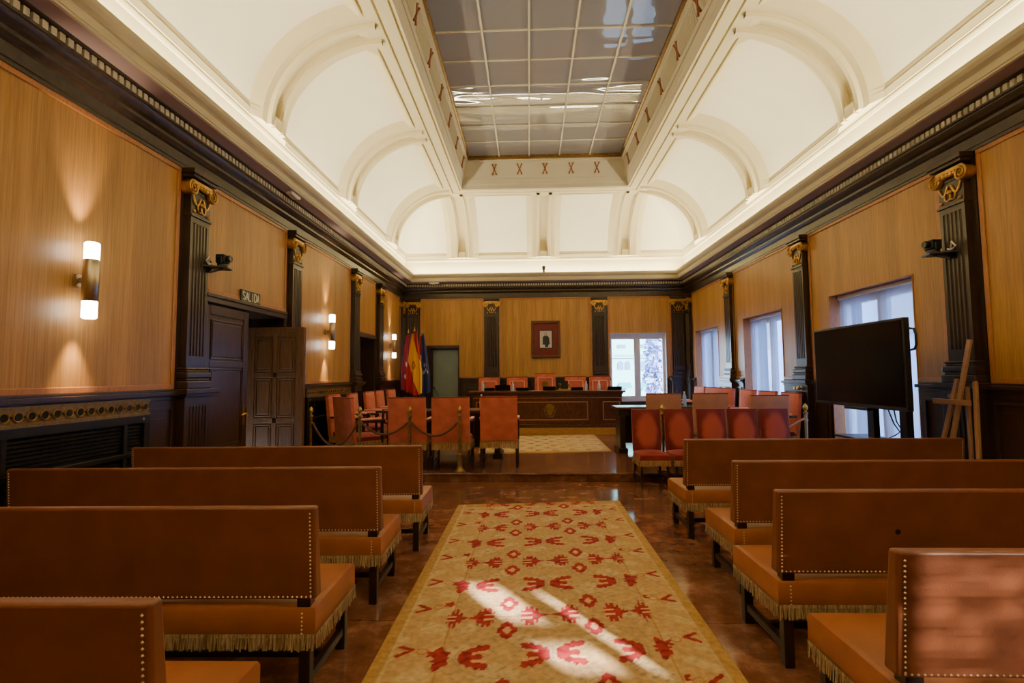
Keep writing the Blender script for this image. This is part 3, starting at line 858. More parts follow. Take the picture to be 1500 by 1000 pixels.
# ------------------------------------------------------------------ benches
def fringe_strip(mb, p, q, z0, z1, n, out=(0,0)):
    """hanging fringe between plan points p,q: heading band plus ragged threads"""
    dx, dy = q[0]-p[0], q[1]-p[1]; l = math.hypot(dx, dy); nx, ny = dy/l, -dx/l
    def pt(t, z, o): return (p[0]+dx*t+nx*o, p[1]+dy*t+ny*o, z)
    mb.add([pt(0,z1,.004),pt(1,z1,.004),pt(1,z1-.016,.006),pt(0,z1-.016,.006)], [(0,1,2,3)])
    for i in range(n):
        t0, t1 = i/n, (i+.93)/n
        lz = z0+random.uniform(-.003, .012); o = random.uniform(.002, .012); sh = random.uniform(-.4, .4)/n
        mb.add([pt(t0,z1-.012,.003),pt(t1,z1-.012,.003),pt(t1+sh,lz,o),pt(t0+sh,lz,o)], [(0,1,2,3)])
def cushion(mb, x0, x1, y0, y1, z0, z1, r=.025, sag=.0, nx=14, ny=8):
    """rounded upholstered block"""
    def ring(e, z): return [(x0+e, y0+e, z),(x1-e, y0+e, z),(x1-e, y1-e, z),(x0+e, y1-e, z)]
    P = []; F = []
    for e, z in ((.006,z0),(0,z0+.01),(0,z1-r),(r*.3,z1-r*.3),(r,z1)): P += ring(e, z)
    for i in range(4):
        for k in range(4): F.append((i*4+k, i*4+(k+1)%4, (i+1)*4+(k+1)%4, (i+1)*4+k))
    F.append((3,2,1,0))
    mb.add(P, F)
    # domed top
    def f(i, j):
        u, v = i/nx, j/ny
        h = sag*(math.sin(PI*u)**.5)*(math.sin(PI*v)**.5)
        return (x0+r+(x1-x0-2*r)*u, y0+r+(y1-y0-2*r)*v, z1+h)
    mb.grid(f, nx+1, ny+1)
BL = 2.4
def make_bench():
    t = empty('bench')
    D = .56
    mb = MB(); cushion(mb, -BL/2, BL/2, 0, D, .31, .445, .022, .018, 24, 8)
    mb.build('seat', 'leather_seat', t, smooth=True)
    mb = MB(); lean = -.03
    P = []
    x0, x1, z0, z1 = -BL/2+.0, BL/2-.0, .475, .9
    for (x, y, z) in ((x0,.0,z0),(x1,.0,z0),(x1,.075,z0),(x0,.075,z0),(x0,lean,z1),(x1,lean,z1),(x1,.05+lean,z1),(x0,.05+lean,z1)): P.append((x,y,z))
    mb.add(P, [(0,3,2,1),(4,5,6,7),(0,1,5,4),(1,2,6,5),(2,3,7,6),(3,0,4,7)])
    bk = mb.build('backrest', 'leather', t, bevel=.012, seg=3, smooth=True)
    # nail heads round the rear face and on the seat corners
    mb = MB()
    def nail(x, y, z, ax): 
        r = .0055
        if ax == 'y': mb.add([(x-r,y,z),(x,y,z-r),(x+r,y,z),(x,y,z+r),(x,y-.004,z)], [(0,1,4),(1,2,4),(2,3,4),(3,0,4)])
        else:
            s = 1 if x > 0 else -1
            mb.add([(x,y-r,z),(x,y,z-r),(x,y+r,z),(x,y,z+r),(x+.004*s,y,z)], [(0,1,4),(1,2,4),(2,3,4),(3,0,4)])
    yb = lambda z: lean*(z-z0)/(z1-z0)-.0015
    for s in (-1, 1):
        mb = MB()
        for i in range(22):
            z = z0+.02+i*(z1-z0-.05)/21; nail(s*(BL/2-.022), yb(z), z, 'y')
        mb.build('nail_trim', 'nail', t); mb = MB()
        for i in range(6): nail(s*(BL/2-.06), -.0015, .325+i*.018, 'y')
        mb.build('nail_trim', 'nail', t)
    mb = MB()
    for i in range(116): nail(-BL/2+.022+i*(BL-.044)/115, yb(z0+.012), z0+.014, 'y')
    mb.build('nail_trim', 'nail', t)
    mb = MB()
    fringe_strip(mb, (-BL/2,0), (BL/2,0), .25, .325, 260); fringe_strip(mb, (BL/2,0), (BL/2,D), .25, .325, 62)
    fringe_strip(mb, (BL/2,D), (-BL/2,D), .25, .325, 260); fringe_strip(mb, (-BL/2,D), (-BL/2,0), .25, .325, 62)
    mb.build('fringe', 'fringe', t, recalc=False)
    for sx in (-1, 1):
        for y in (.045, D-.045):
            mb = MB(); mb.box(sx*(BL/2-.055)-.025, sx*(BL/2-.055)+.025, y-.025, y+.025, 0, .312); mb.build('leg', 'leg', t, bevel=.004)
        mb = MB(); mb.box(sx*(BL/2-.055)-.017, sx*(BL/2-.055)+.017, .07, D-.07, .075, .115); mb.build('stretcher', 'leg', t, bevel=.004)
        mb = MB(); mb.box(sx*(BL/2-.055)-.03, sx*(BL/2-.055)+.03, .004, .06, .44, .50); mb.build('back_post', 'leg', t, bevel=.003)
    mb = MB(); mb.box(-BL/2+.07, BL/2-.07, D/2-.018, D/2+.018, .08, .115); mb.build('stretcher', 'leg', t, bevel=.004)
    return t
bench0 = make_bench(); index_kids()
benches = [  # x centre, y rear, rz, label
 (-.93-BL/2*1.04, 4.36, .030, 'tan leather bench at left nearest the dais, farthest left row'),
 (-1.035-BL/2, 3.36, .022, 'tan leather bench on the left, second row from the dais'),
 (-1.04-BL/2, 2.35, .020, 'tan leather bench on the left, third row back from the dais'),
 (-1.06-BL/2, 1.37, .015, 'tan leather bench at bottom left corner, nearest row to the camera'),
 (1.40+BL/2*1.04, 4.76, .012, 'tan leather bench on the right nearest the dais, in front of the television'),
 (1.43+BL/2, 3.60, .010, 'tan leather bench on the right, second row from the dais'),
 (1.30+BL/2, 2.72, .010, 'tan leather bench on the right, third row, with small hole in its back'),
 (1.27+BL/2, 1.82, .005, 'sunlit tan leather bench at bottom right corner, nearest row to the camera')]
for i, (x, y, rz, lab) in enumerate(benches):
    o = bench0 if i == 0 else copy_tree(bench0)
    o.location = (x, y, 0); o.rotation_euler = (0,0,rz)
    if i in (0, 4): o.scale = (1.04, 1, 1)
    tag(o, lab, 'bench', 'public benches either side of the aisle')
    if i == 6:
        mb = MB(); mb.lathe([(.0001,-.0),(.014,-.0),(.010,.004),(.0001,.003)], 9, (-.62, -.017, .69), 'y')
        mb.build('torn_hole', 'grille_in', o)

# ------------------------------------------------------------------ red velvet chairs
def make_armchair(kind):
    """faces +y, origin on the floor under the seat centre"""
    t = empty('armchair'); W, D = .56, .52
    H = {'plain': 1.05, 'pale': 1.05, 'piped': 1.16, 'chief': 1.25}[kind]
    vel = {'plain': 'velvet', 'pale': 'velvet_pale', 'piped': 'velvet', 'chief': 'velvet'}[kind]
    mb = MB(); cushion(mb, -W/2+.01, W/2-.01, -D/2+.04, D/2, .36, .47, .03, .03, 10, 10); mb.build('seat', 'velvet_dark', t, smooth=True)
    # back: slightly reclined upholstered slab with bulging faces
    y0, y1 = -D/2-.005, -D/2-.07; zb, zt = .40, H
    def back(i, j, face):
        u, v = i/10, j/12
        x = (-W/2+W*u)*(1-.02*v); z = zb+(zt-zb)*v; y = y0+(y1-y0)*v
        bul = .020*(math.sin(PI*u)*math.sin(PI*v))**.6
        th = .034
        if u in (0, 1) or v in (0, 1): th = .026
        return (x, y+face*(th+bul*(1 if face > 0 else .5)), z)
    mb = MB(); mb.grid(lambda i, j: back(i, j, 1), 11, 13); mb.grid(lambda i, j: back(i, j, -1), 11, 13)
    rim = [(i, 0) for i in range(11)]+[(10, j) for j in range(1, 13)]+[(i, 12) for i in range(9, -1, -1)]+[(0, j) for j in range(11, 0, -1)]
    n = len(rim); P = [back(i, j, 1) for i, j in rim]+[back(i, j, -1) for i, j in rim]
    mb.add(P, [(k, (k+1) % n, n+(k+1) % n, n+k) for k in range(n)])
    bk = mb.build('backrest', vel, t, smooth=True)
    mb = MB(); yt = y1
    mb.box(-W/2*.985, W/2*.985, yt-.031, yt+.031, zt-.006, zt+.012); mb.build('top_rail', 'velvet_dark', t, bevel=.006)
    if kind in ('piped', 'chief'):
        mb = MB(); q = []
        a, z2 = W*.34, zt-.10
        yy = lambda z: y0+(y1-y0)*(z-zb)/(zt-zb)+.056
        path = [(-a, yy(.72), .72), (-a, yy(z2), z2), (a, yy(z2), z2), (a, yy(.72), .72)]
        for p, r in zip(path, path[1:]): mb.bar(p, r, .028, .014, (0,1,0))
        mb.build('piping', 'piping', bk)
    if kind == 'chief':
        mb = MB(); z2 = zt-.27; yy2 = y0+(y1-y0)*(z2-zb)/(zt-zb)+.055
        mb.lathe([(.0001,0),(.085,0),(.09,.006),(.07,.010),(.06,.008),(.0001,.012)], 18, (0, yy2, z2), 'y')
        mb.box(-.04,.04,yy2,yy2+.016,z2-.05,z2+.05)
        mb.build('crest', 'old_brass', bk)
    for s in (-1, 1):
        x = s*(W/2-.005)
        mb = MB(); mb.bar((x,-D/2+.0,.70),(x,D/2-.06,.69),.04,.035); mb.bar((x,D/2-.08,.36),(x,D/2-.08,.68),.038,.04)
        mb.tube([(x-.019,D/2-.06,.685),(x+.019,D/2-.06,.685)], .034, 10)
        ar = mb.build('armrest', 'leg', t, bevel=.006)
        mb = MB(); mb.box(x-.028, x+.028, -D/2+.08, D/2-.10, .715, .742); mb.build('arm_pad', 'piping', ar, bevel=.01)
        for y in (-D/2+.0, D/2-.07):
            mb = MB(); mb.box(x*.96-.02, x*.96+.02, y-.02, y+.02, 0, .38); mb.build('leg', 'leg', t, bevel=.004)
        mb = MB(); mb.box(x*.96-.012, x*.96+.012, -D/2+.02, D/2-.09, .10, .135); mb.build('stretcher', 'leg', t)
    mb = MB(); w2, f0, f1 = W/2+.004, .285, .405
    fringe_strip(mb, (-w2,-D/2-.02), (w2,-D/2-.02), f0, f1, 70); fringe_strip(mb, (w2,-D/2-.02), (w2,D/2), f0, f1, 60)
    fringe_strip(mb, (w2,D/2), (-w2,D/2), f0, f1, 70); fringe_strip(mb, (-w2,D/2), (-w2,-D/2-.02), f0, f1, 60)
    mb.build('fringe', 'fringe_red', t, recalc=False)
    return t
def make_sidechair():
    """armless, faces +y"""
    t = empty('side_chair'); W, D = .40, .46
    mb = MB(); cushion(mb, -W/2, W/2, -D/2+.03, D/2, .345, .445, .035, .03, 10, 10); mb.build('seat', 'velvet_dark', t, smooth=True)
    y0, y1 = -D/2+.02, -D/2-.05; zb, zt = .43, 1.0; WB = .392
    def back(i, j, face):
        u, v = i/12, j/12
        x = (-WB/2+WB*u); z = zb+(zt-zb)*v; y = y0+(y1-y0)*v
        bul = .03*(1-abs(2*u-1)**3)*(1-abs(2*v-1)**4) if face > 0 else 0
        th = .022 if (u in (0,1) or v in (0,1)) else .028
        return (x, y+face*(th)+bul, z)
    mb = MB(); mb.grid(lambda i, j: back(i, j, 1), 13, 13); mb.grid(lambda i, j: back(i, j, -1), 13, 13)
    rim = [(i, 0) for i in range(13)]+[(12, j) for j in range(1, 13)]+[(i, 12) for i in range(11, -1, -1)]+[(0, j) for j in range(11, 0, -1)]
    n = len(rim); P = [back(i, j, 1) for i, j in rim]+[back(i, j, -1) for i, j in rim]
    mb.add(P, [(k, (k+1) % n, n+(k+1) % n, n+k) for k in range(n)])
    bk = mb.build('backrest', 'velvet_shaded', t, smooth=True)
    for s in (-1, 1):
        for y in (-D/2+.01, D/2-.03):
            mb = MB(); mb.box(s*(W/2-.03)-.017, s*(W/2-.03)+.017, y-.017, y+.017, 0, .36); mb.build('leg', 'leg', t, bevel=.003)
        mb = MB(); mb.box(s*(W/2-.03)-.01, s*(W/2-.03)+.01, -D/2+.03, D/2-.05, .12, .15); mb.build('stretcher', 'leg', t)
    mb = MB(); mb.box(-W/2+.04, W/2-.04, -.012, .012, .12, .15); mb.build('stretcher', 'leg', t)
    mb = MB(); w2, f0, f1 = W/2+.003, .29, .37
    fringe_strip(mb, (-w2,-D/2+.03), (w2,-D/2+.03), f0, f1, 60); fringe_strip(mb, (w2,-D/2+.03), (w2,D/2), f0, f1, 55)
    fringe_strip(mb, (w2,D/2), (-w2,D/2), f0, f1, 60); fringe_strip(mb, (-w2,D/2), (-w2,-D/2+.03), f0, f1, 55)
    mb.build('fringe', 'fringe_red', t, recalc=False)
    return t

arm_plain = make_armchair('plain'); arm_pale = make_armchair('pale'); arm_piped = make_armchair('piped'); arm_chief = make_armchair('chief'); side0 = make_sidechair()
index_kids()
first = {}
def place(proto, x, y, z, rz, label, group, cat='chair'):
    o = copy_tree(proto) if first.get(proto.name) else proto
    first[proto.name] = True
    o.location = (x, y, z); o.rotation_euler = (0,0,rz)
    return tag(o, label, cat, group)
R = math.radians
gA = 'armchairs backing the left table'; gL = 'armchairs along the left wall'; gR = 'armchairs along the right wall'; gC = 'armchairs backing the right table'
place(arm_plain, -.465, 7.92, DZ, 0, 'red velvet armchair nearest the aisle, back to camera, right of the brass posts', gA)
place(arm_plain, -1.16, 7.76, DZ, 0, 'red velvet armchair back to camera, middle of three, behind the brass post nearest the aisle', gA)
place(arm_plain, -1.80, 7.76, DZ, 0, 'red velvet armchair back to camera, leftmost of the three facing the left table', gA)
place(arm_plain, -2.60, 7.86, DZ, R(-42), 'red velvet armchair turned sideways, its shadowed back behind the brass post', gL)
place(arm_plain, -3.02, 8.60, DZ, R(-90), 'red velvet armchair by the radiator, mostly hidden behind the turned armchair', gL)
place(arm_plain, -2.95, 9.35, DZ, R(-86), 'red velvet armchair by left wall, second in the row facing inward', gL)
place(arm_plain, -2.95, 10.3, DZ, R(-90), 'red velvet armchair by left wall beside the dark doorway, third in the row', gL)
place(arm_plain, -2.95, 11.0, DZ, R(-90), 'red velvet armchair by left wall, fourth in the row facing inward', gL)
place(arm_plain, -2.9, 11.75, DZ, R(-92), 'red velvet armchair by left wall nearest the flags, last in the row', gL)
place(arm_pale, 2.17, 8.62, DZ, R(-4), 'beige backed armchair at the left end of the dark right table', gC)
place(arm_pale, 2.89, 8.62, DZ, 0, 'beige backed armchair, middle of the three behind the side chairs', gC)
place(arm_pale, 3.42, 7.79, DZ, R(3), 'beige backed armchair behind the rightmost side chair', gC)
place(arm_plain, 3.86, 8.34, DZ, R(91), 'red velvet armchair nearest the rope post by the right wall', gR)
place(arm_plain, 3.84, 9.08, DZ, R(94), 'red velvet armchair by right wall, second from the rope post', gR)
place(arm_plain, 3.84, 9.88, DZ, R(94), 'red velvet armchair by right wall, third from the rope post', gR)
place(arm_plain, 3.80, 10.78, DZ, R(104), 'red velvet armchair by right wall, fourth, under the middle window', gR)
place(arm_plain, 3.82, 11.65, DZ, R(100), 'red velvet armchair by right wall beside the far window, fifth in row', gR)
place(arm_plain, 3.82, 12.55, DZ, R(95), 'red velvet armchair at the far end of the right wall row', gR)
gD = 'presiding chairs behind the main desk'
place(arm_piped, -1.08, 13.24, PZ, PI, 'red piped armchair behind the main desk, leftmost beside the frosted door', gD)
place(arm_piped, -.33, 13.24, PZ, PI, 'red piped armchair behind the main desk, just left of the crested chair', gD)
place(arm_chief, .41, 13.24, PZ, PI, 'tallest red armchair with a round crest, under the framed portrait', gD)
place(arm_piped, 1.21, 13.24, PZ, PI, 'red piped armchair behind the main desk, just right of the trophy cups', gD)
place(arm_piped, 1.85, 13.24, PZ, PI, 'red piped armchair behind the main desk, beside the bright back window', gD)
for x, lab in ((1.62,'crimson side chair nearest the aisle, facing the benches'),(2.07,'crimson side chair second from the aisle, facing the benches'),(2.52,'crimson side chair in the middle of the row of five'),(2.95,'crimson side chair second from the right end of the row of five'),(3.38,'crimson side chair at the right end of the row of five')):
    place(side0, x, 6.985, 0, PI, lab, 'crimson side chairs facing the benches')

# ------------------------------------------------------------------ tables and desk
def table(name, x0, x1, y0, y1, z, h, label):
    t = empty(name, ((x0+x1)/2, (y0+y1)/2, z)); w, dp = x1-x0, y1-y0
    t['label'] = label; t['category'] = 'table'
    mb = MB(); mb.box(-w/2, w/2, -dp/2, dp/2, h-.045, h); mb.build('tabletop', 'mahog', t, bevel=.01, seg=3)
    mb = MB(); mb.box(-w/2+.05, w/2-.05, -dp/2+.06, dp/2-.06, h-.16, h-.045); mb.build('apron', 'leg', t)
    for sx in (-1, 1):
        mb = MB(); mb.box(sx*(w/2-.12)-.05, sx*(w/2-.12)+.05, -dp/2+.06, dp/2-.06, .0, h-.16); mb.box(sx*(w/2-.12)-.08, sx*(w/2-.12)+.08, -dp/2+.03, dp/2-.03, 0, .08)
        mb.build('side_support', 'leg', t, bevel=.006)
    mb = MB(); mb.box(-w/2+.17, w/2-.17, dp/2-.10, dp/2-.07, .12, h-.16); mb.build('modesty_panel', 'leg', t)
    return t
table('table', -2.45, -.42, 8.42, 9.02, DZ, .8, 'dark wooden table behind the three left armchairs')
table('table', 1.50, 3.45, 8.98, 9.55, DZ, .8, 'dark wooden table behind the row of side chairs on the right')
t = empty('presiding_desk', (.42, 12.1, PZ), 0, 'long dark mahogany presiding desk with carved crest on the platform', 'desk')
mb = MB(); mb.box(-1.85,1.78,-.30,.34,.80,.845); mb.box(-1.80,1.73,-.27,.3,.765,.80); mb.build('desktop', 'mahog', t, bevel=.008)
mb = MB(); mb.box(-1.75,1.70,-.22,-.17,.08,.765); mb.box(-1.75,-1.70,-.17,.3,0,.765); mb.box(1.65,1.70,-.17,.3,0,.765); mb.box(-1.78,1.73,-.25,-.17,0,.08)
mb.box(-1.76,1.71,-.24,-.2,.70,.765)
for x in (-1.32,-1.02,1.0,1.17): mb.box(x-.035 if x<0 else x, x if x<0 else x+.035, -.235, -.21, .08, .70)
mb.box(-1.32,-1.02,-.228,-.2,.08,.7); mb.box(1.0,1.2,-.228,-.2,.08,.7)
mb.build('front_board', 'mahog', t, bevel=.005)
mb = MB()
def mold(x0,x1,z0,z1,w=.022):
    for q in ((x0,x1,z1-w,z1),(x0,x1,z0,z0+w),(x0,x0+w,z0+w,z1-w),(x1-w,x1,z0+w,z1-w)): mb.box(q[0],q[1],-.238,-.215,q[2],q[3])
mold(-.93,.92,.17,.60); mold(1.26,1.66,.17,.60); mold(-1.68,-1.38,.17,.60); mb.box(-1.74,1.69,-.245,-.235,.675,.69)
mb.build('panel_molding', 'oak_edge', t, bevel=.006)
mb = MB(); prof = [(-.085,.12),(-.085,-.02),(-.05,-.10),(0,-.135),(.05,-.10),(.085,-.02),(.085,.12),(.04,.135),(0,.12),(-.04,.135)]
mb.prism([(a+.04, b+.40) for a, b in prof], -.25, -.215, 'y'); mb.prism([(a*.62+.04, b*.62+.40) for a, b in prof], -.262, -.24, 'y')
mb.tube([(.04+.115*math.cos(a), -.235, .39+.15*math.sin(a)) for a in [i*PI/10 for i in range(21)]], .014, 6)
mb.build('carved_crest', 'old_brass', t, bevel=.004)

# items on desk and tables
DT = PZ+.845
def bottle(x, y, z, label, mat='bottle', h=.22):
    t = empty('water_bottle', (x,y,z), 0, label, 'bottle', 'water bottles')
    r = .032
    mb = MB(); mb.lathe([(r*.9,0),(r,.01),(r,h*.62),(r*.8,h*.74),(r*.4,h*.86),(r*.4,h*.9)], 12); mb.build('bottle_body', mat, t, smooth=True)
    mb = MB(); mb.lathe([(r*.45,h*.9),(r*.45,h),(.001,h)], 10); mb.build('cap', 'white', t)
bottle(-1.10, 12.0, DT, 'clear water bottle at the left end of the presiding desk')
bottle(-.40, 12.0, DT, 'clear water bottle before the second presiding chair')
bottle(1.32, 12.0, DT, 'clear water bottle before the fourth presiding chair')
bottle(1.62, 12.0, DT, 'clear water bottle before the chair by the back window')
bottle(-.82, 8.62, DZ+.8, 'larger clear bottle on left table between the two armchair backs', 'bottle', .25)
bottle(-.74, 8.72, DZ+.8, 'smaller clear bottle beside the larger one on the left table', 'bottle', .2)
bottle(2.72, 9.1, DZ+.8, 'pale blue bottle standing on the right table', 'blue_bottle', .26)
def laptop(x, y, z, label, w=.34, tilt=.0, h=.22):
    t = empty('desk_monitor', (x,y,z), 0, label, 'screen', 'low dark screens on the presiding desk')
    mb = MB(); mb.box(-w/2, w/2, -.02, .16, 0, .018); mb.build('stand_base', 'black', t, bevel=.004)
    mb = MB(); mb.add([(-w/2,-.02,.018),(w/2,-.02,.018),(w/2,-.0,.018),(-w/2,0,.018),(-w/2,-.08,h),(w/2,-.08,h),(w/2,-.062,h),(-w/2,-.062,h)],
                      [(0,3,2,1),(4,5,6,7),(0,1,5,4),(1,2,6,5),(2,3,7,6),(3,0,4,7)]); mb.build('lid', 'black', t, bevel=.004)
laptop(-.64, 12.12, DT, 'black screen back standing between the two leftmost presiding chairs', .36, 0, .14)
laptop(-.98, 12.14, DT, 'low black screen before the leftmost presiding chair', .30, 0, .075)
laptop(-.18, 12.14, DT, 'low black screen before the second presiding chair', .30, 0, .075)
laptop(.46, 12.14, DT, 'low black screen before the crested presiding chair', .30, 0, .10)
laptop(1.12, 12.14, DT, 'low black screen before the fourth presiding chair', .28, 0, .075)
laptop(2.0, 12.14, DT, 'low black screen at the right end of the presiding desk', .34, 0, .09)
t = empty('trophy_stand', (.83, 12.25, DT), 0, 'small gilt stand with two cups on the presiding desk', 'ornament')
mb = MB(); mb.box(-.15,.15,-.05,.05,0,.03); mb.build('stand_base', 'brass', t, bevel=.004)
for sx in (-.11,.11):
    mb = MB(); mb.lathe([(.03,.03),(.012,.05),(.012,.09),(.035,.12),(.04,.16),(.036,.16),(.001,.13)], 12, (sx,0,0)); mb.build('cup', 'brass', t, smooth=True)
mb = MB(); mb.box(-.09,.09,.035,.05,.03,.22); mb.build('dark_plaque', 'black', t)
t = empty('papers', (.12, 12.0, DT), .2, 'loose white papers lying on the presiding desk', 'papers')
mb = MB(); mb.box(-.1,.1,-.07,.07,0,.006); mb.build('sheet_stack', 'paper', t)
def mic(x, y, z, dx, label):
    t = empty('gooseneck_microphone', (x,y,z), 0, label, 'microphone', 'gooseneck microphones')
    mb = MB(); mb.lathe([(.05,0),(.055,.008),(.045,.025),(.001,.028)], 14); mb.build('mic_base', 'black', t)
    mb = MB(); mb.tube([(0,0,.02),(0,0,.15),(dx*.3,0,.24),(dx,0,.33)], .006, 6); mb.build('gooseneck', 'black', t)
    mb = MB(); mb.tube([(dx,0,.33),(dx*1.15,0,.35),(dx*1.4,0,.38)], [.01,.014,.011], 8); mb.build('mic_capsule', 'black', t)
mic(-1.60, 8.95, DZ+.8, -.07, 'black gooseneck microphone on the left table seen against the frosted door')
for x in (3.02,):
    t = empty('paper_cup', (x, 9.2, DZ+.8), 0, 'small white cup on the right table between armchair backs', 'cup')
    mb = MB(); mb.lathe([(.03,0),(.04,.09),(.036,.09),(.028,.006),(.001,.006)], 12); mb.build('cup_body', 'white', t, smooth=True)

# ------------------------------------------------------------------ stanchions and ropes
def stanchion(x, y, z, label, m='old_brass', first_=[None]):
    t = empty('rope_post', (x,y,z), 0, label, 'rope post', 'brass rope posts')
    mb = MB(); mb.lathe([(.085,0),(.09,.012),(.07,.03),(.05,.05),(.032,.09),(.04,.15),(.03,.22),(.038,.25),(.022,.27)], 16); mb.build('base', m, t, smooth=True)
    mb = MB(); mb.lathe([(.02,.26),(.02,.68),(.032,.685),(.032,.71),(.022,.715),(.022,.79)], 14); mb.build('pole', m, t, smooth=True)
    mb = MB(); mb.lathe([(.022,.79),(.034,.795),(.034,.81),(.016,.82),(.014,.84),(.03,.855),(.034,.885),(.022,.915),(.006,.935),(.001,.94)], 14); mb.build('finial', 'brass', t, smooth=True)
    return t
posts = [(-3.19,7.36),(-2.47,7.36),(-1.74,7.36),(-1.01,7.33)]
for (x,y), lab in zip(posts, ('brass rope post in front of the far radiator, leftmost of all','brass rope post before the sideways armchair, second from left','brass rope post before the armchair back, third from left','brass rope post nearest the aisle standing on the dais edge')): stanchion(x,y,DZ,lab)
stanchion(3.93, 7.45, DZ, 'pale rope post near the right wall beside the television', 'nail')
stanchion(1.90, 7.42, DZ, 'brass rope post behind the two side chairs nearest the aisle')
def rope(p, q, sag, label, m='rope'):
    mb = MB(); mb.tube([(p[0]+(q[0]-p[0])*t, p[1]+(q[1]-p[1])*t, p[2]+(q[2]-p[2])*t-4*sag*t*(1-t)) for t in [i/20 for i in range(21)]], .016, 8)
    o = mb.build('barrier_rope', m, smooth=True); tag(o, label, 'rope', 'sagging barrier ropes')
zr = DZ+.70
rope((posts[0][0]+.03,7.36,zr),(posts[1][0]-.03,7.36,zr-.0), .33, 'brown barrier rope hanging deepest, before the far radiator')
rope((posts[1][0]+.03,7.36,zr),(posts[2][0]-.03,7.36,zr), .17, 'brown barrier rope between the second and third left posts')
rope((posts[2][0]+.03,7.36,zr),(posts[3][0]-.03,7.33,zr), .19, 'brown barrier rope between the two posts nearest the aisle')
rope((1.93,7.42,zr),(3.90,7.45,zr+.02), .30, 'pale barrier rope by the right wall behind the side chairs', 'rope_light')

# ------------------------------------------------------------------ radiators
def radiator(s0, s1, label, flip=1):
    t = empty('radiator_cover', (XL, (s0+s1)/2, 0), 0, label, 'radiator', 'dark radiator covers along the left wall'); n = lambda s,o,z: (o, s-(s0+s1)/2, z)
    mb = MB(n); mb.box(s0, s1, .05, .075, 0, 1.16); mb.build('dark_backing', 'grille_in', t)
    mb = MB(n); w = .07
    mb.box(s0, s1, .075, .105, 1.09, 1.16); mb.box(s0, s1, .075, .105, 0, .12); mb.box(s0, s0+w, .075, .105, .12, 1.09); mb.box(s1-w, s1, .075, .105, .12, 1.09)
    k = max(1, round((s1-s0)/1.1))
    cuts = [s0+.28]+[s1-.28]
    if (s1-s0) > 1.6: cuts.append((s0+s1)/2)
    for c in cuts: mb.box(c-.02, c+.02, .075, .102, .12, 1.09)
    mb.box(s0+w, s1-w, .075, .11, .80, .84)
    mb.build('grille_frame', 'grille', t, bevel=.004)
    mb = MB(n); z = .86
    while z < 1.08: mb.add([(s0+w,.078,z),(s1-w,.078,z),(s1-w,.1,z+.014),(s0+w,.1,z+.014),(s0+w,.078,z+.006),(s1-w,.078,z+.006)],[(0,1,2,3),(3,2,5,4),(0,4,5,1)]); z += .03
    z = .14
    while z < .78: mb.add([(s0+w,.078,z),(s1-w,.078,z),(s1-w,.1,z+.014),(s0+w,.1,z+.014),(s0+w,.078,z+.006),(s1-w,.078,z+.006)],[(0,1,2,3),(3,2,5,4),(0,4,5,1)]); z += .03
    mb.build('louvres', 'grille', t)
    # pierced brass band
    mb = MB(n); mb.box(s0, s1, .076, .10, 1.16, 1.18); mb.box(s0, s1, .076, .10, 1.285, 1.305); mb.box(s0, s1, .05, .085, 1.18, 1.285)
    bd = mb.build('brass_band', 'old_brass', t)
    mb = MB(n); ring = MB(n); m_ = int((s1-s0)/.095)
    for i in range(m_):
        c = s0+(s1-s0)*(i+.5)/m_
        mb.lathe([(.0001,.085),(.026,.085),(.026,.089),(.0001,.0892)], 12, (c, 0, 1.232), 'y')
        c2 = c+(s1-s0)/m_/2; mb.lathe([(.0001,.085),(.009,.085),(.009,.089),(.0001,.0892)], 8, (c2, 0, 1.232), 'y')
        pts = [(c+.033*math.cos(a), .09, 1.232+.033*math.sin(a)) for a in [k*PI/7 for k in range(15)]]
        ring.tube(pts, .006, 5)
    mb.build('pierced_holes', 'grille_in', bd); ring.build('pierced_rings', 'old_brass', bd)
    mb = MB(n)
    for c in (s0+.09, s1-.09): mb.lathe([(.014,.105),(.012,.112),(.0001,.113)], 10, (c, 0, 1.125), 'y')
    mb.build('knob', 'brass', t)
    return t
radiator(2.0, 4.62, 'dark radiator cover with pierced brass band beside the nearest left bench')
radiator(7.95, 9.95, 'dark radiator cover behind the leftmost rope post, below a lit sconce')

# ------------------------------------------------------------------ sconces
def sconce(y, z, label):
    t = empty('wall_sconce', (XL+.034, y, z), 0, label, 'wall lamp', 'lit cylindrical wall sconces')
    mb = MB(); mb.box(0, .02, -.035, .035, -.05, .05); mb.box(.02, .07, -.012, .012, -.02, .02); mb.build('wall_plate', 'steel', t, bevel=.004)
    mb = MB(); mb.lathe([(.052,-.165),(.055,-.16),(.055,.16),(.052,.165)], 20, (.11,0,0)); mb.build('metal_body', 'steel', t, smooth=True)
    for s in (1, -1):
        mb = MB(); mb.lathe([(.048,.165),(.052,.17),(.052,.295),(.04,.305),(.0001,.305)] if s > 0 else [(.0001,-.305),(.04,-.305),(.052,-.295),(.052,-.17),(.048,-.165)], 20, (.11,0,0))
        mb.build('glass_shade', 'sconce_glass', t, smooth=True)
        ld = bpy.data.lights.new('sconce_beam', 'SPOT'); ld.energy = 40; ld.spot_size = R(50); ld.spot_blend = 1.; ld.color = (1,.72,.42); ld.shadow_soft_size = .03
        lo = bpy.data.objects.new('sconce_beam', ld); COL.objects.link(lo); lo.location = (XL+.034+.10, y, z+s*.32)
        lo.rotation_euler = (0, PI-R(9) if s > 0 else R(9), 0)
    return t
sconce(3.87, 2.27, 'lit cylindrical wall sconce, largest, above the nearest radiator cover')
sconce(8.80, 2.275, 'lit cylindrical wall sconce right of the open double door')
sconce(12.92, 2.25, 'small far lit wall sconce beside the flags')

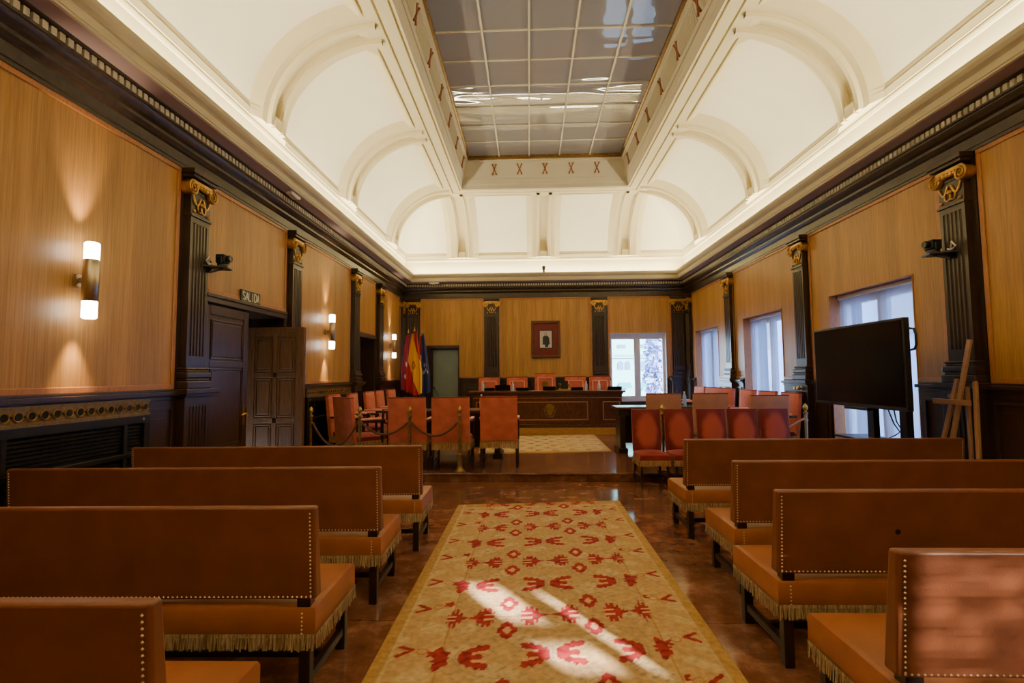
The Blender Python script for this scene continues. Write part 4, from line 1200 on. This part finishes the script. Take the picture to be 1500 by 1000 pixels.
# ------------------------------------------------------------------ portrait, exit sign
t = empty('framed_portrait', (.464, YB-.02, 2.48), 0, 'small framed portrait with wide red mat above the presiding desk', 'picture')
w, h = .81, 1.05
mb = MB(); fw = .075
for q in ((-w/2,w/2,h/2-fw,h/2),(-w/2,w/2,-h/2,-h/2+fw),(-w/2,-w/2+fw,-h/2+fw,h/2-fw),(w/2-fw,w/2,-h/2+fw,h/2-fw)): mb.box(q[0],q[1],-.05,0,q[2],q[3])
mb.build('frame', 'frame_brown', t, bevel=.014, seg=3)
mb = MB(); mb.box(-w/2+fw,w/2-fw,-.02,0,-h/2+fw,h/2-fw); mb.build('red_mat', 'red_mat', t)
mb = MB()
for q in ((-.20,.20,.25,.27),(-.20,.20,-.27,-.25),(-.20,-.18,-.25,.25),(.18,.20,-.25,.25)): mb.box(q[0],q[1],-.03,-.02,q[2],q[3])
mb.build('inner_frame', 'leg', t)
mb = MB(); mb.box(-.165,.165,-.026,-.02,-.235,.235); ph = mb.build('photograph', 'paper', t)
mb = MB(); mb.prism([(-.09,-.15),(-.085,.06),(-.05,.10),(-.02,.11),(.0,.08),(.02,.11),(.06,.09),(.095,.03),(.11,-.13),(.07,-.16),(.06,-.22),(-.02,-.22),(-.03,-.15)], -.029, -.0265, 'y'); mb.build('suit_figure', 'suit', ph)
mb = MB(); mb.lathe([(.0001,-.0265),(.042,-.0265),(.042,-.0285),(.0001,-.029)], 14, (.0, 0, .155), 'y'); mb.build('figure_head', 'skin', ph)

# exit sign SALIDA on the left wall above the double door
t = empty('exit_sign', (XL+.036, 6.36, 2.515), 0, 'small SALIDA exit sign above the open double door', 'sign')
mb = MB(); mb.box(0, .012, -.225, .225, -.075, .075); mb.build('sign_plate', 'sign_dark', t, bevel=.004)
def glyph(ch):
    S = {'S': [((1,.86),(.2,1),(0,.78),(.2,.55),(.8,.45),(1,.22),(.8,0),(0,.12))], 'A': [((0,0),(.5,1),(1,0)),((.2,.36),(.8,.36))], 'L': [((0,1),(0,0),(1,0))], 'I': [((.5,0),(.5,1))], 'D': [((0,0),(0,1),(.6,1),(1,.7),(1,.3),(.6,0),(0,0))]}
    return S[ch]
mb = MB(); x = -.19
for ch in 'SALIDA':
    wd = .05
    for st in glyph(ch):
        for p, q in zip(st, st[1:]):
            mb.bar((.014, x+p[0]*wd, -.052+p[1]*.104), (.014, x+q[0]*wd, -.052+q[1]*.104), .013, .004, (1,0,0))
    x += .066
mb.build('sign_letters', 'sign_white', t)

# ------------------------------------------------------------------ cameras on wall shelves
def cam_shelf(side, s, z, sg, lab_shelf, lab_cam):
    tf0 = TF[side]; base = tf0(s, .0, z)
    t = empty('camera_shelf', base, 0, lab_shelf, 'shelf', 'black camera shelves')
    q = lambda a,o,zz: tuple(Vector(tf0(s+a, o, z+zz))-Vector(base))
    mb = MB(q); mb.prism([(-.09,.10),(.16,.10),(.19,.27),(.02,.31)], 0, .022); mb.build('shelf_board', 'black', t, bevel=.006)
    mb = MB(q); mb.box(-.03,.03,.10,.13,-.05,.08); mb.bar((0,.12,-.05),(.06,.24,0),.02,.02); mb.build('bracket', 'black_metal', t)
    mb = MB(q); mb.tube([(-.02,.13,.05),(-.10,.18,.10),(-.14,.18,.05),(-.1,.17,.03),(-.04,.15,.03),(-.0,.14,.05)], .009, 6); mb.build('cable', 'white', t, smooth=True)
    b2 = tf0(s+.09, .215, z+.022)
    c = empty('video_camera', b2, 0, lab_cam, 'camera', 'small video cameras')
    q2 = lambda a,o,zz: tuple(Vector(tf0(s+.09+a, .215+o, z+.022+zz))-Vector(b2))
    mb = MB(q2); mb.lathe([(.055,0),(.06,.01),(.055,.035),(.03,.04)], 16); mb.build('camera_base', 'black', c, smooth=True)
    mb = MB(q2); mb.box(-.06,.06,-.05,.05,.045,.14); mb.box(-.075,-.055,-.03,.03,.03,.11); mb.box(.055,.075,-.03,.03,.03,.11); hd = mb.build('camera_head', 'black' if side == 'left' else 'black_metal', c, bevel=.014, seg=3)
    mb = MB(q2); mb.lathe([(.036,.05),(.04,.085),(.032,.095),(.0001,.09)], 14, (0,0,.095), 'y'); mb.build('lens', 'black', hd, smooth=True)
cam_shelf('left', 5.38, 2.69, 1, 'black shelf bracket on the nearest left pilaster', 'small black video camera on the left wall shelf')
cam_shelf('right', 5.29, 2.70, 1, 'black shelf bracket on the nearest right pilaster', 'small dark video camera on the right wall shelf')

# soffit fixtures
for (x, y, z, lab) in ((XL+.27, 7.0, 4.062, 'small white emergency light on the left cornice soffit'),(-2.65, YB-.27, 4.062, 'small white emergency light on the back cornice')):
    t = empty('emergency_light', (x,y,z), 0 if y < 13 else PI/2, lab, 'emergency light', 'small emergency lights')
    mb = MB(); mb.prism([(-.14,.03),(.14,.03),(.14,.0),(.05,-.03),(-.14,-.01)], -.04, .04, 'x'); mb.build('light_body', 'white', t, bevel=.006)
t = empty('ledge_sensor', (.42, YB-.40, 4.312), 0, 'tiny dark sensor standing on the back cove ledge', 'sensor')
mb = MB(); mb.lathe([(.03,0),(.03,.06),(.045,.08),(.045,.16),(.02,.18),(.0001,.18)], 10); mb.build('sensor_body', 'black', t)
# brass fittings on the right pedestals
for y, lab in ((5.26,'round brass fitting on the nearest right pedestal'),(8.27,'brass fitting on the second right pedestal')):
    t = empty('brass_fitting', (XR-.15, y-.06, 1.25), 0, lab, 'brass fitting', 'brass wall fittings')
    for dy in (0, .09):
        mb = MB(); mb.lathe([(.0001,.0),(.035,.0),(.035,-.008),(.02,-.014),(.018,-.045),(.026,-.055),(.02,-.07),(.0001,-.072)], 14, (0,dy,0), 'x'); mb.build('knob', 'brass', t, smooth=True)

# ------------------------------------------------------------------ television and stand, easel
t = empty('television', (3.6, 5.78, 1.115), R(0), 'large black flat television in front of the near right window', 'television')
mb = MB(); mb.box(0,.06,-.775,.775,0,.91); mb.box(.06,.10,-.5,.5,.1,.7); mb.build('casing', 'black', t, bevel=.008)
mb = MB(); mb.box(-.004,.0,-.75,.75,.04,.885); mb.build('screen', 'screen', t)
mb = MB(); mb.tube([(.05,-.775,.80),(.05,-.84,.79),(.05,-.86,.74),(.05,-.86,.64),(.05,-.84,.60),(.05,-.775,.59)], .012, 7); mb.build('handle', 'black', t, smooth=True)
mb = MB(); mb.box(-.01,.05,-.2,.2,-.03,0); mb.build('lower_bar', 'black', t, bevel=.004)
t = empty('television_stand', (3.97, 5.82, 0), 0, 'black twin column stand carrying the large television', 'stand')
for y in (-.27, .25):
    mb = MB(); mb.box(-.035,.035,y-.055,y+.055,.05,1.9); mb.build('column', 'black_metal', t, bevel=.004)
    mb = MB(); mb.box(-.36,.30,y-.035,y+.035,.03,.075); mb.build('foot', 'black_metal', t, bevel=.004)
    for xx in (-.32,.26):
        mb = MB(); mb.lathe([(.0001,-.015),(.03,-.015),(.03,.015),(.0001,.015)], 12, (xx,y,.03), 'y'); mb.build('caster', 'black', t)
mb = MB(); mb.box(-.25,.15,-.42,.62,.72,.745); mb.build('shelf', 'black', t, bevel=.004)
mb = MB(); mb.box(-.03,.03,-.27,.25,1.45,1.55); mb.box(-.27,-.03,-.2,-.15,1.42,1.6); mb.box(-.27,-.03,.13,.18,1.42,1.6); mb.build('crossbar', 'black_metal', t)
mb = MB(); mb.tube([(.06,.0,1.1),(.05,-.05,.95),(.07,-.1,.86),(.05,-.02,.80),(.04,.1,.746)], .007, 6); mb.tube([(.06,.1,1.1),(.07,.02,.92),(.05,-.12,.82),(.05,-.15,.746)], .007, 6); mb.build('cables', 'black', t)
t = empty('easel', (4.1, 5.1, 0), 0, 'bare wooden easel leaning by the near right pilaster', 'easel')
def ebar(name, p, q, w=.035, h=.022):
    mb = MB(); o = Vector((4.1,5.1,0)); mb.bar(Vector(p)-o, Vector(q)-o, w, h, (1,0,0)); return mb.build(name, 'easel', t, bevel=.003)
ebar('mast', (4.07,5.18,.55), (4.235,5.03,1.80), .045, .025)
ebar('leg', (3.99,4.74,0), (4.2,4.96,1.40), .04, .025)
ebar('leg', (4.04,5.46,0), (4.2,5.16,1.42), .04, .025)
ebar('leg', (4.235,5.10,0.02), (4.215,5.07,1.35), .035, .022)
ebar('canvas_rest', (4.11,5.34,1.2), (4.11,4.93,1.2), .05, .04)
ebar('crossbar', (4.1,5.33,.62), (4.07,4.82,.62), .03, .02)
mb = MB(); mb.lathe([(.0001,-.03),(.014,-.03),(.014,.03),(.0001,.03)], 8, (.04,.03,1.05), 'y'); mb.build('clamp_screw', 'chrome', t)

# ------------------------------------------------------------------ flags
def flag(x, y, z, top, fn, label, w=.30, h=1.35, tilt=0., ph=0.):
    t = empty('flag', (x,y,z), 0, label, 'flag', 'flags on poles in the back left corner')
    mb = MB(); mb.lathe([(.16,0),(.165,.02),(.06,.05),(.03,.08)], 18); mb.build('base', 'old_brass', t, smooth=True)
    mb = MB(); mb.tube([(0,0,.06),(tilt*.5,0,top*.5),(tilt,0,top)], .014, 8); mb.build('pole', 'mahog', t)
    mb = MB(); mb.lathe([(.012,0),(.03,.02),(.02,.05),(.006,.12),(.0001,.13)], 10, (tilt,0,top)); mb.build('finial', 'brass', t, smooth=True)
    nu, nv = 36, 40; cols = []; vs = []
    for i in range(nu+1):
        for j in range(nv+1):
            u, v = i/nu, j/nv
            spread = .3+.7*min(1, v*1.5)
            xx = (u-.42)*w*spread+tilt*(1-v*h/top)*1.0
            yy = -.055-.045*math.sin(u*PI*4.5+ph)*spread-.02*math.sin(u*PI*9+ph)
            dz = .28*(u)*(1-v)*.3+.05*v*math.sin(u*5+ph)+ .10*v*(1-abs(u-.5)*2)*-1
            vs.append((xx, yy, top-.06-v*h+dz*.6-.18*u*(v > 0)*0))
            cols.extend(fn(u, v))
    fs = [(i*(nv+1)+j, (i+1)*(nv+1)+j, (i+1)*(nv+1)+j+1, i*(nv+1)+j+1) for i in range(nu) for j in range(nv)]
    me = bpy.data.meshes.new('cloth'); me.from_pydata(vs, [], fs); me.update()
    ca = me.color_attributes.new('Col', 'FLOAT_COLOR', 'POINT'); ca.data.foreach_set('color', cols)
    me.materials.append(M['flagcloth']); me.polygons.foreach_set('use_smooth', [True]*len(me.polygons))
    o = bpy.data.objects.new('cloth', me); COL.objects.link(o); o.parent = t
    return t
def f_crimson(u, v):
    c = L(150, 24, 60)
    for (a, b) in ((.35,.52),(.62,.58),(.45,.66),(.3,.75),(.65,.72)):
        if math.hypot((u-a)*.5, v-b) < .045: c = L(210,200,205)
    return c
def f_spain(u, v):
    q = v*.80+.62*(.5-u)*.9       # diagonal drape: red, yellow, red
    q += .10
    if q < .22 or q > .74: return L(190,18,32)
    if math.hypot((u-.42)*.55, v-.52) < .075: return L(170,80,40) if math.hypot((u-.42)*.55, v-.52) > .035 else L(200,170,130)
    return L(246,190,20)
def f_blue(u, v):
    if u < .35: 
        return L(200,200,190) if .3 < v < .8 and int(v*12) % 3 else L(176,30,40)
    c = L(24,38,110)
    for (a, b) in ((.6,.50),(.8,.52),(.7,.58),(.55,.62),(.85,.64)):
        if math.hypot((u-a)*.5, v-b) < .03: c = L(205,205,215)
    return c
flag(-3.30, 13.5, DZ, 2.5, f_crimson, 'crimson flag with white emblem, left of the yellow flag', .34, 1.45, .06, .6)
flag(-2.80, 13.42, DZ, 2.48, f_blue, 'dark blue flag with white marks, right of the yellow flag', .34, 1.5, -.05, 2.)
flag(-2.98, 12.95, DZ, 2.5, f_spain, 'red and yellow striped flag in the middle of three', .40, 1.5, .03, 1.1)

# ------------------------------------------------------------------ outside
mb = MB(); mb.box(-60, 80, -40, 90, -6.2, -6); tag(mb.build('street', 'street'), 'grey street outside the windows', 'street', kind='structure')
def building(name, x0, x1, y0, y1, z1, mat, label, face):
    t = empty(name, ((x0+x1)/2, (y0+y1)/2, -6), 0, label, 'building'); w, d_ = x1-x0, y1-y0
    mb = MB(); mb.box(-w/2, w/2, -d_/2, d_/2, 0, z1+6); mb.box(-w/2-.2, w/2+.2, -d_/2-.2, d_/2+.2, z1+6, z1+6.3); mb.build('walls', mat, t)
    mb = MB()
    if face == 'x':
        y = -d_/2+1.2
        while y < d_/2-1.2:
            for z in (2, 5.2, 8.4, 11.6): mb.box(-w/2-.05, -w/2+.02, y, y+1.1, z, z+1.9)
            y += 2.4
        mb.build('windows', 'facade_glass', t)
    return t
building('street_building', 8.8, 11, -6.5, 20.1, 13, 'facade_b', 'bluish building across the street seen through the near right window', 'x')
building('street_building', 8.8, 11, 20.95, 25.7, 13, 'facade_b', 'narrow bluish building seen through the middle right window', 'x')
building('street_building', 8.8, 11, 26.7, 32.5, 13, 'facade_b', 'bluish building end seen through the far right window', 'x')
t = empty('pale_building', (12, 61, -6), 0, 'bright pale building with arched windows seen through the back window', 'building')
mb = MB(); mb.box(-10, 12, -1, 3, 0, 22); mb.box(-10.2, 12.2, -1.3, -1, 9.35, 9.6); mb.box(-10.2,12.2,-1.4,-1,14,14.4); mb.build('walls', 'facade', t)
def fx(px): return (px-776)/745*60-12
def fz(py): return 1.5+(547.3-py)*60/745+6
mb = MB()
for a, b in ((904,912),(915,922),(936,945),(948,956)):
    x0, x1 = fx(a), fx(b); r = (x1-x0)/2; z0, z1 = fz(541), fz(529)-r
    poly = [(x0,z0),(x1,z0)]+[((x0+x1)/2+r*math.cos(k*PI/8), z1+r*math.sin(k*PI/8)) for k in range(9)]
    mb.prism(poly, -1.12, -.95, 'y')
for a, b in ((904,916),(938,958)): mb.box(fx(a), fx(b), -1.1, -.95, fz(510), fz(505))
mb.build('arched_windows', 'facade_glass', t)
mb = MB()
for k in range(26):
    x = fx(898)+k*.22; mb.box(x, x+.1, -1.32, -1.2, fz(523), fz(520))
mb.build('balustrade', 'facade_glass', t)
mb = MB()
for a, b in ((905,922),(934,946)):
    x0, x1 = fx(a), fx(b)
    mb.add([(x0,-1.05,fz(560)),(x1,-1.05,fz(560)),(x1,-1.9,fz(566)),(x0,-1.9,fz(566)),(x1,-1.9,fz(568)),(x0,-1.9,fz(568))], [(0,1,2,3),(3,2,4,5)])
mb.build('awnings', 'awning', t)
t = empty('street_tree', (10.9, 45, -6), 0, 'slender street tree seen through the right half of back window', 'tree')
mb = MB(); mb.tube([(0,0,0),(.05,0,5),(0,.1,9)], [.18,.13,.06], 8); mb.build('trunk', 'bark', t)
mb = MB()
for i in range(420):
    a = random.uniform(0, 2*PI); zz = random.uniform(4.2, 11.5); rr = 1.05*math.sin(PI*(zz-3.6)/8.6)*random.random()**.5
    c = Vector((rr*math.cos(a), rr*math.sin(a), zz)); u = Vector((random.uniform(-1,1),random.uniform(-1,1),random.uniform(-1,1))).normalized()*.3; v = u.cross(Vector((random.uniform(-1,1),random.uniform(-1,1),.4))).normalized()*.2
    mb.add([tuple(c-u), tuple(c+v), tuple(c+u), tuple(c-v)], [(0,1,2,3)])
mb.build('foliage', 'leaf', t, recalc=False)

# ------------------------------------------------------------------ light
w = bpy.data.worlds.new('sky'); sc.world = w; w.use_nodes = True
bg = w.node_tree.nodes['Background']
bg.inputs['Color'].default_value = (.62, .78, 1., 1); bg.inputs['Strength'].default_value = 11.
sd = bpy.data.lights.new('sun', 'SUN'); sd.energy = 34; sd.angle = R(.8); sd.color = (1, .95, .88)
so = bpy.data.objects.new('sun', sd); COL.objects.link(so)
so.rotation_euler = Vector((-.536, .844, -.33)).to_track_quat('-Z', 'Y').to_euler()
def area(name, loc, sx, sy, e, col, rot):
    ld = bpy.data.lights.new(name, 'AREA'); ld.shape = 'RECTANGLE'; ld.size = sx; ld.size_y = sy; ld.energy = e; ld.color = col
    o = bpy.data.objects.new(name, ld); COL.objects.link(o); o.location = loc; o.rotation_euler = rot; return o
WARM = (1, .89, .62)
CE = 12.5      # watts per metre of cove strip
ly = (YB-YF)-.7; lx = (XR-XL)-.8
area('cove_strip_left', (XL+.30, (YB+YF)/2, 4.295), .1, ly, CE*ly, WARM, (0, PI+R(-12)*-1, 0))
area('cove_strip_right', (XR-.30, (YB+YF)/2, 4.295), .1, ly, CE*ly, WARM, (0, PI-R(12), 0))
area('cove_strip_back', ((XL+XR)/2, YB-.30, 4.295), lx, .1, CE*lx, WARM, (PI, 0, 0))
area('cove_strip_rear', ((XL+XR)/2, YF+.30, 4.295), lx, .1, CE*lx, WARM, (PI, 0, 0))
area('skylight_fill', ((GX0+GX1)/2, (GY0+GY1)/2, 8.8), GX1-GX0, GY1-GY0, 75, (.95, .95, 1), (0, 0, 0))  # added unseen lamp, brightens the skylight glass from above

# ------------------------------------------------------------------ camera
cd = bpy.data.cameras.new('camera'); cam = bpy.data.objects.new('camera', cd); COL.objects.link(cam)
cd.sensor_width = 36; cd.lens = 745/1500*36; cd.clip_start = .05; cd.clip_end = 300
pitch, yaw, roll = .065, .034, .008
cam.location = (0, 0, 1.5)
mz = Matrix.Rotation(yaw, 4, 'Z'); mx = Matrix.Rotation(PI/2+pitch, 4, 'X'); mr = Matrix.Rotation(-roll, 4, 'Z')
cam.matrix_world = Matrix.Translation((0, 0, 1.5)) @ mz @ mx @ mr
sc.camera = cam
sc.view_settings.view_transform = 'AgX'
sc.view_settings.look = 'AgX - Base Contrast'
sc.view_settings.exposure = .95
sc.cycles.use_denoising = True
sc.cycles.max_bounces = 8
sc.cycles.diffuse_bounces = 5
sc.cycles.transparent_max_bounces = 16
sc.cycles.sample_clamp_indirect = 6.0
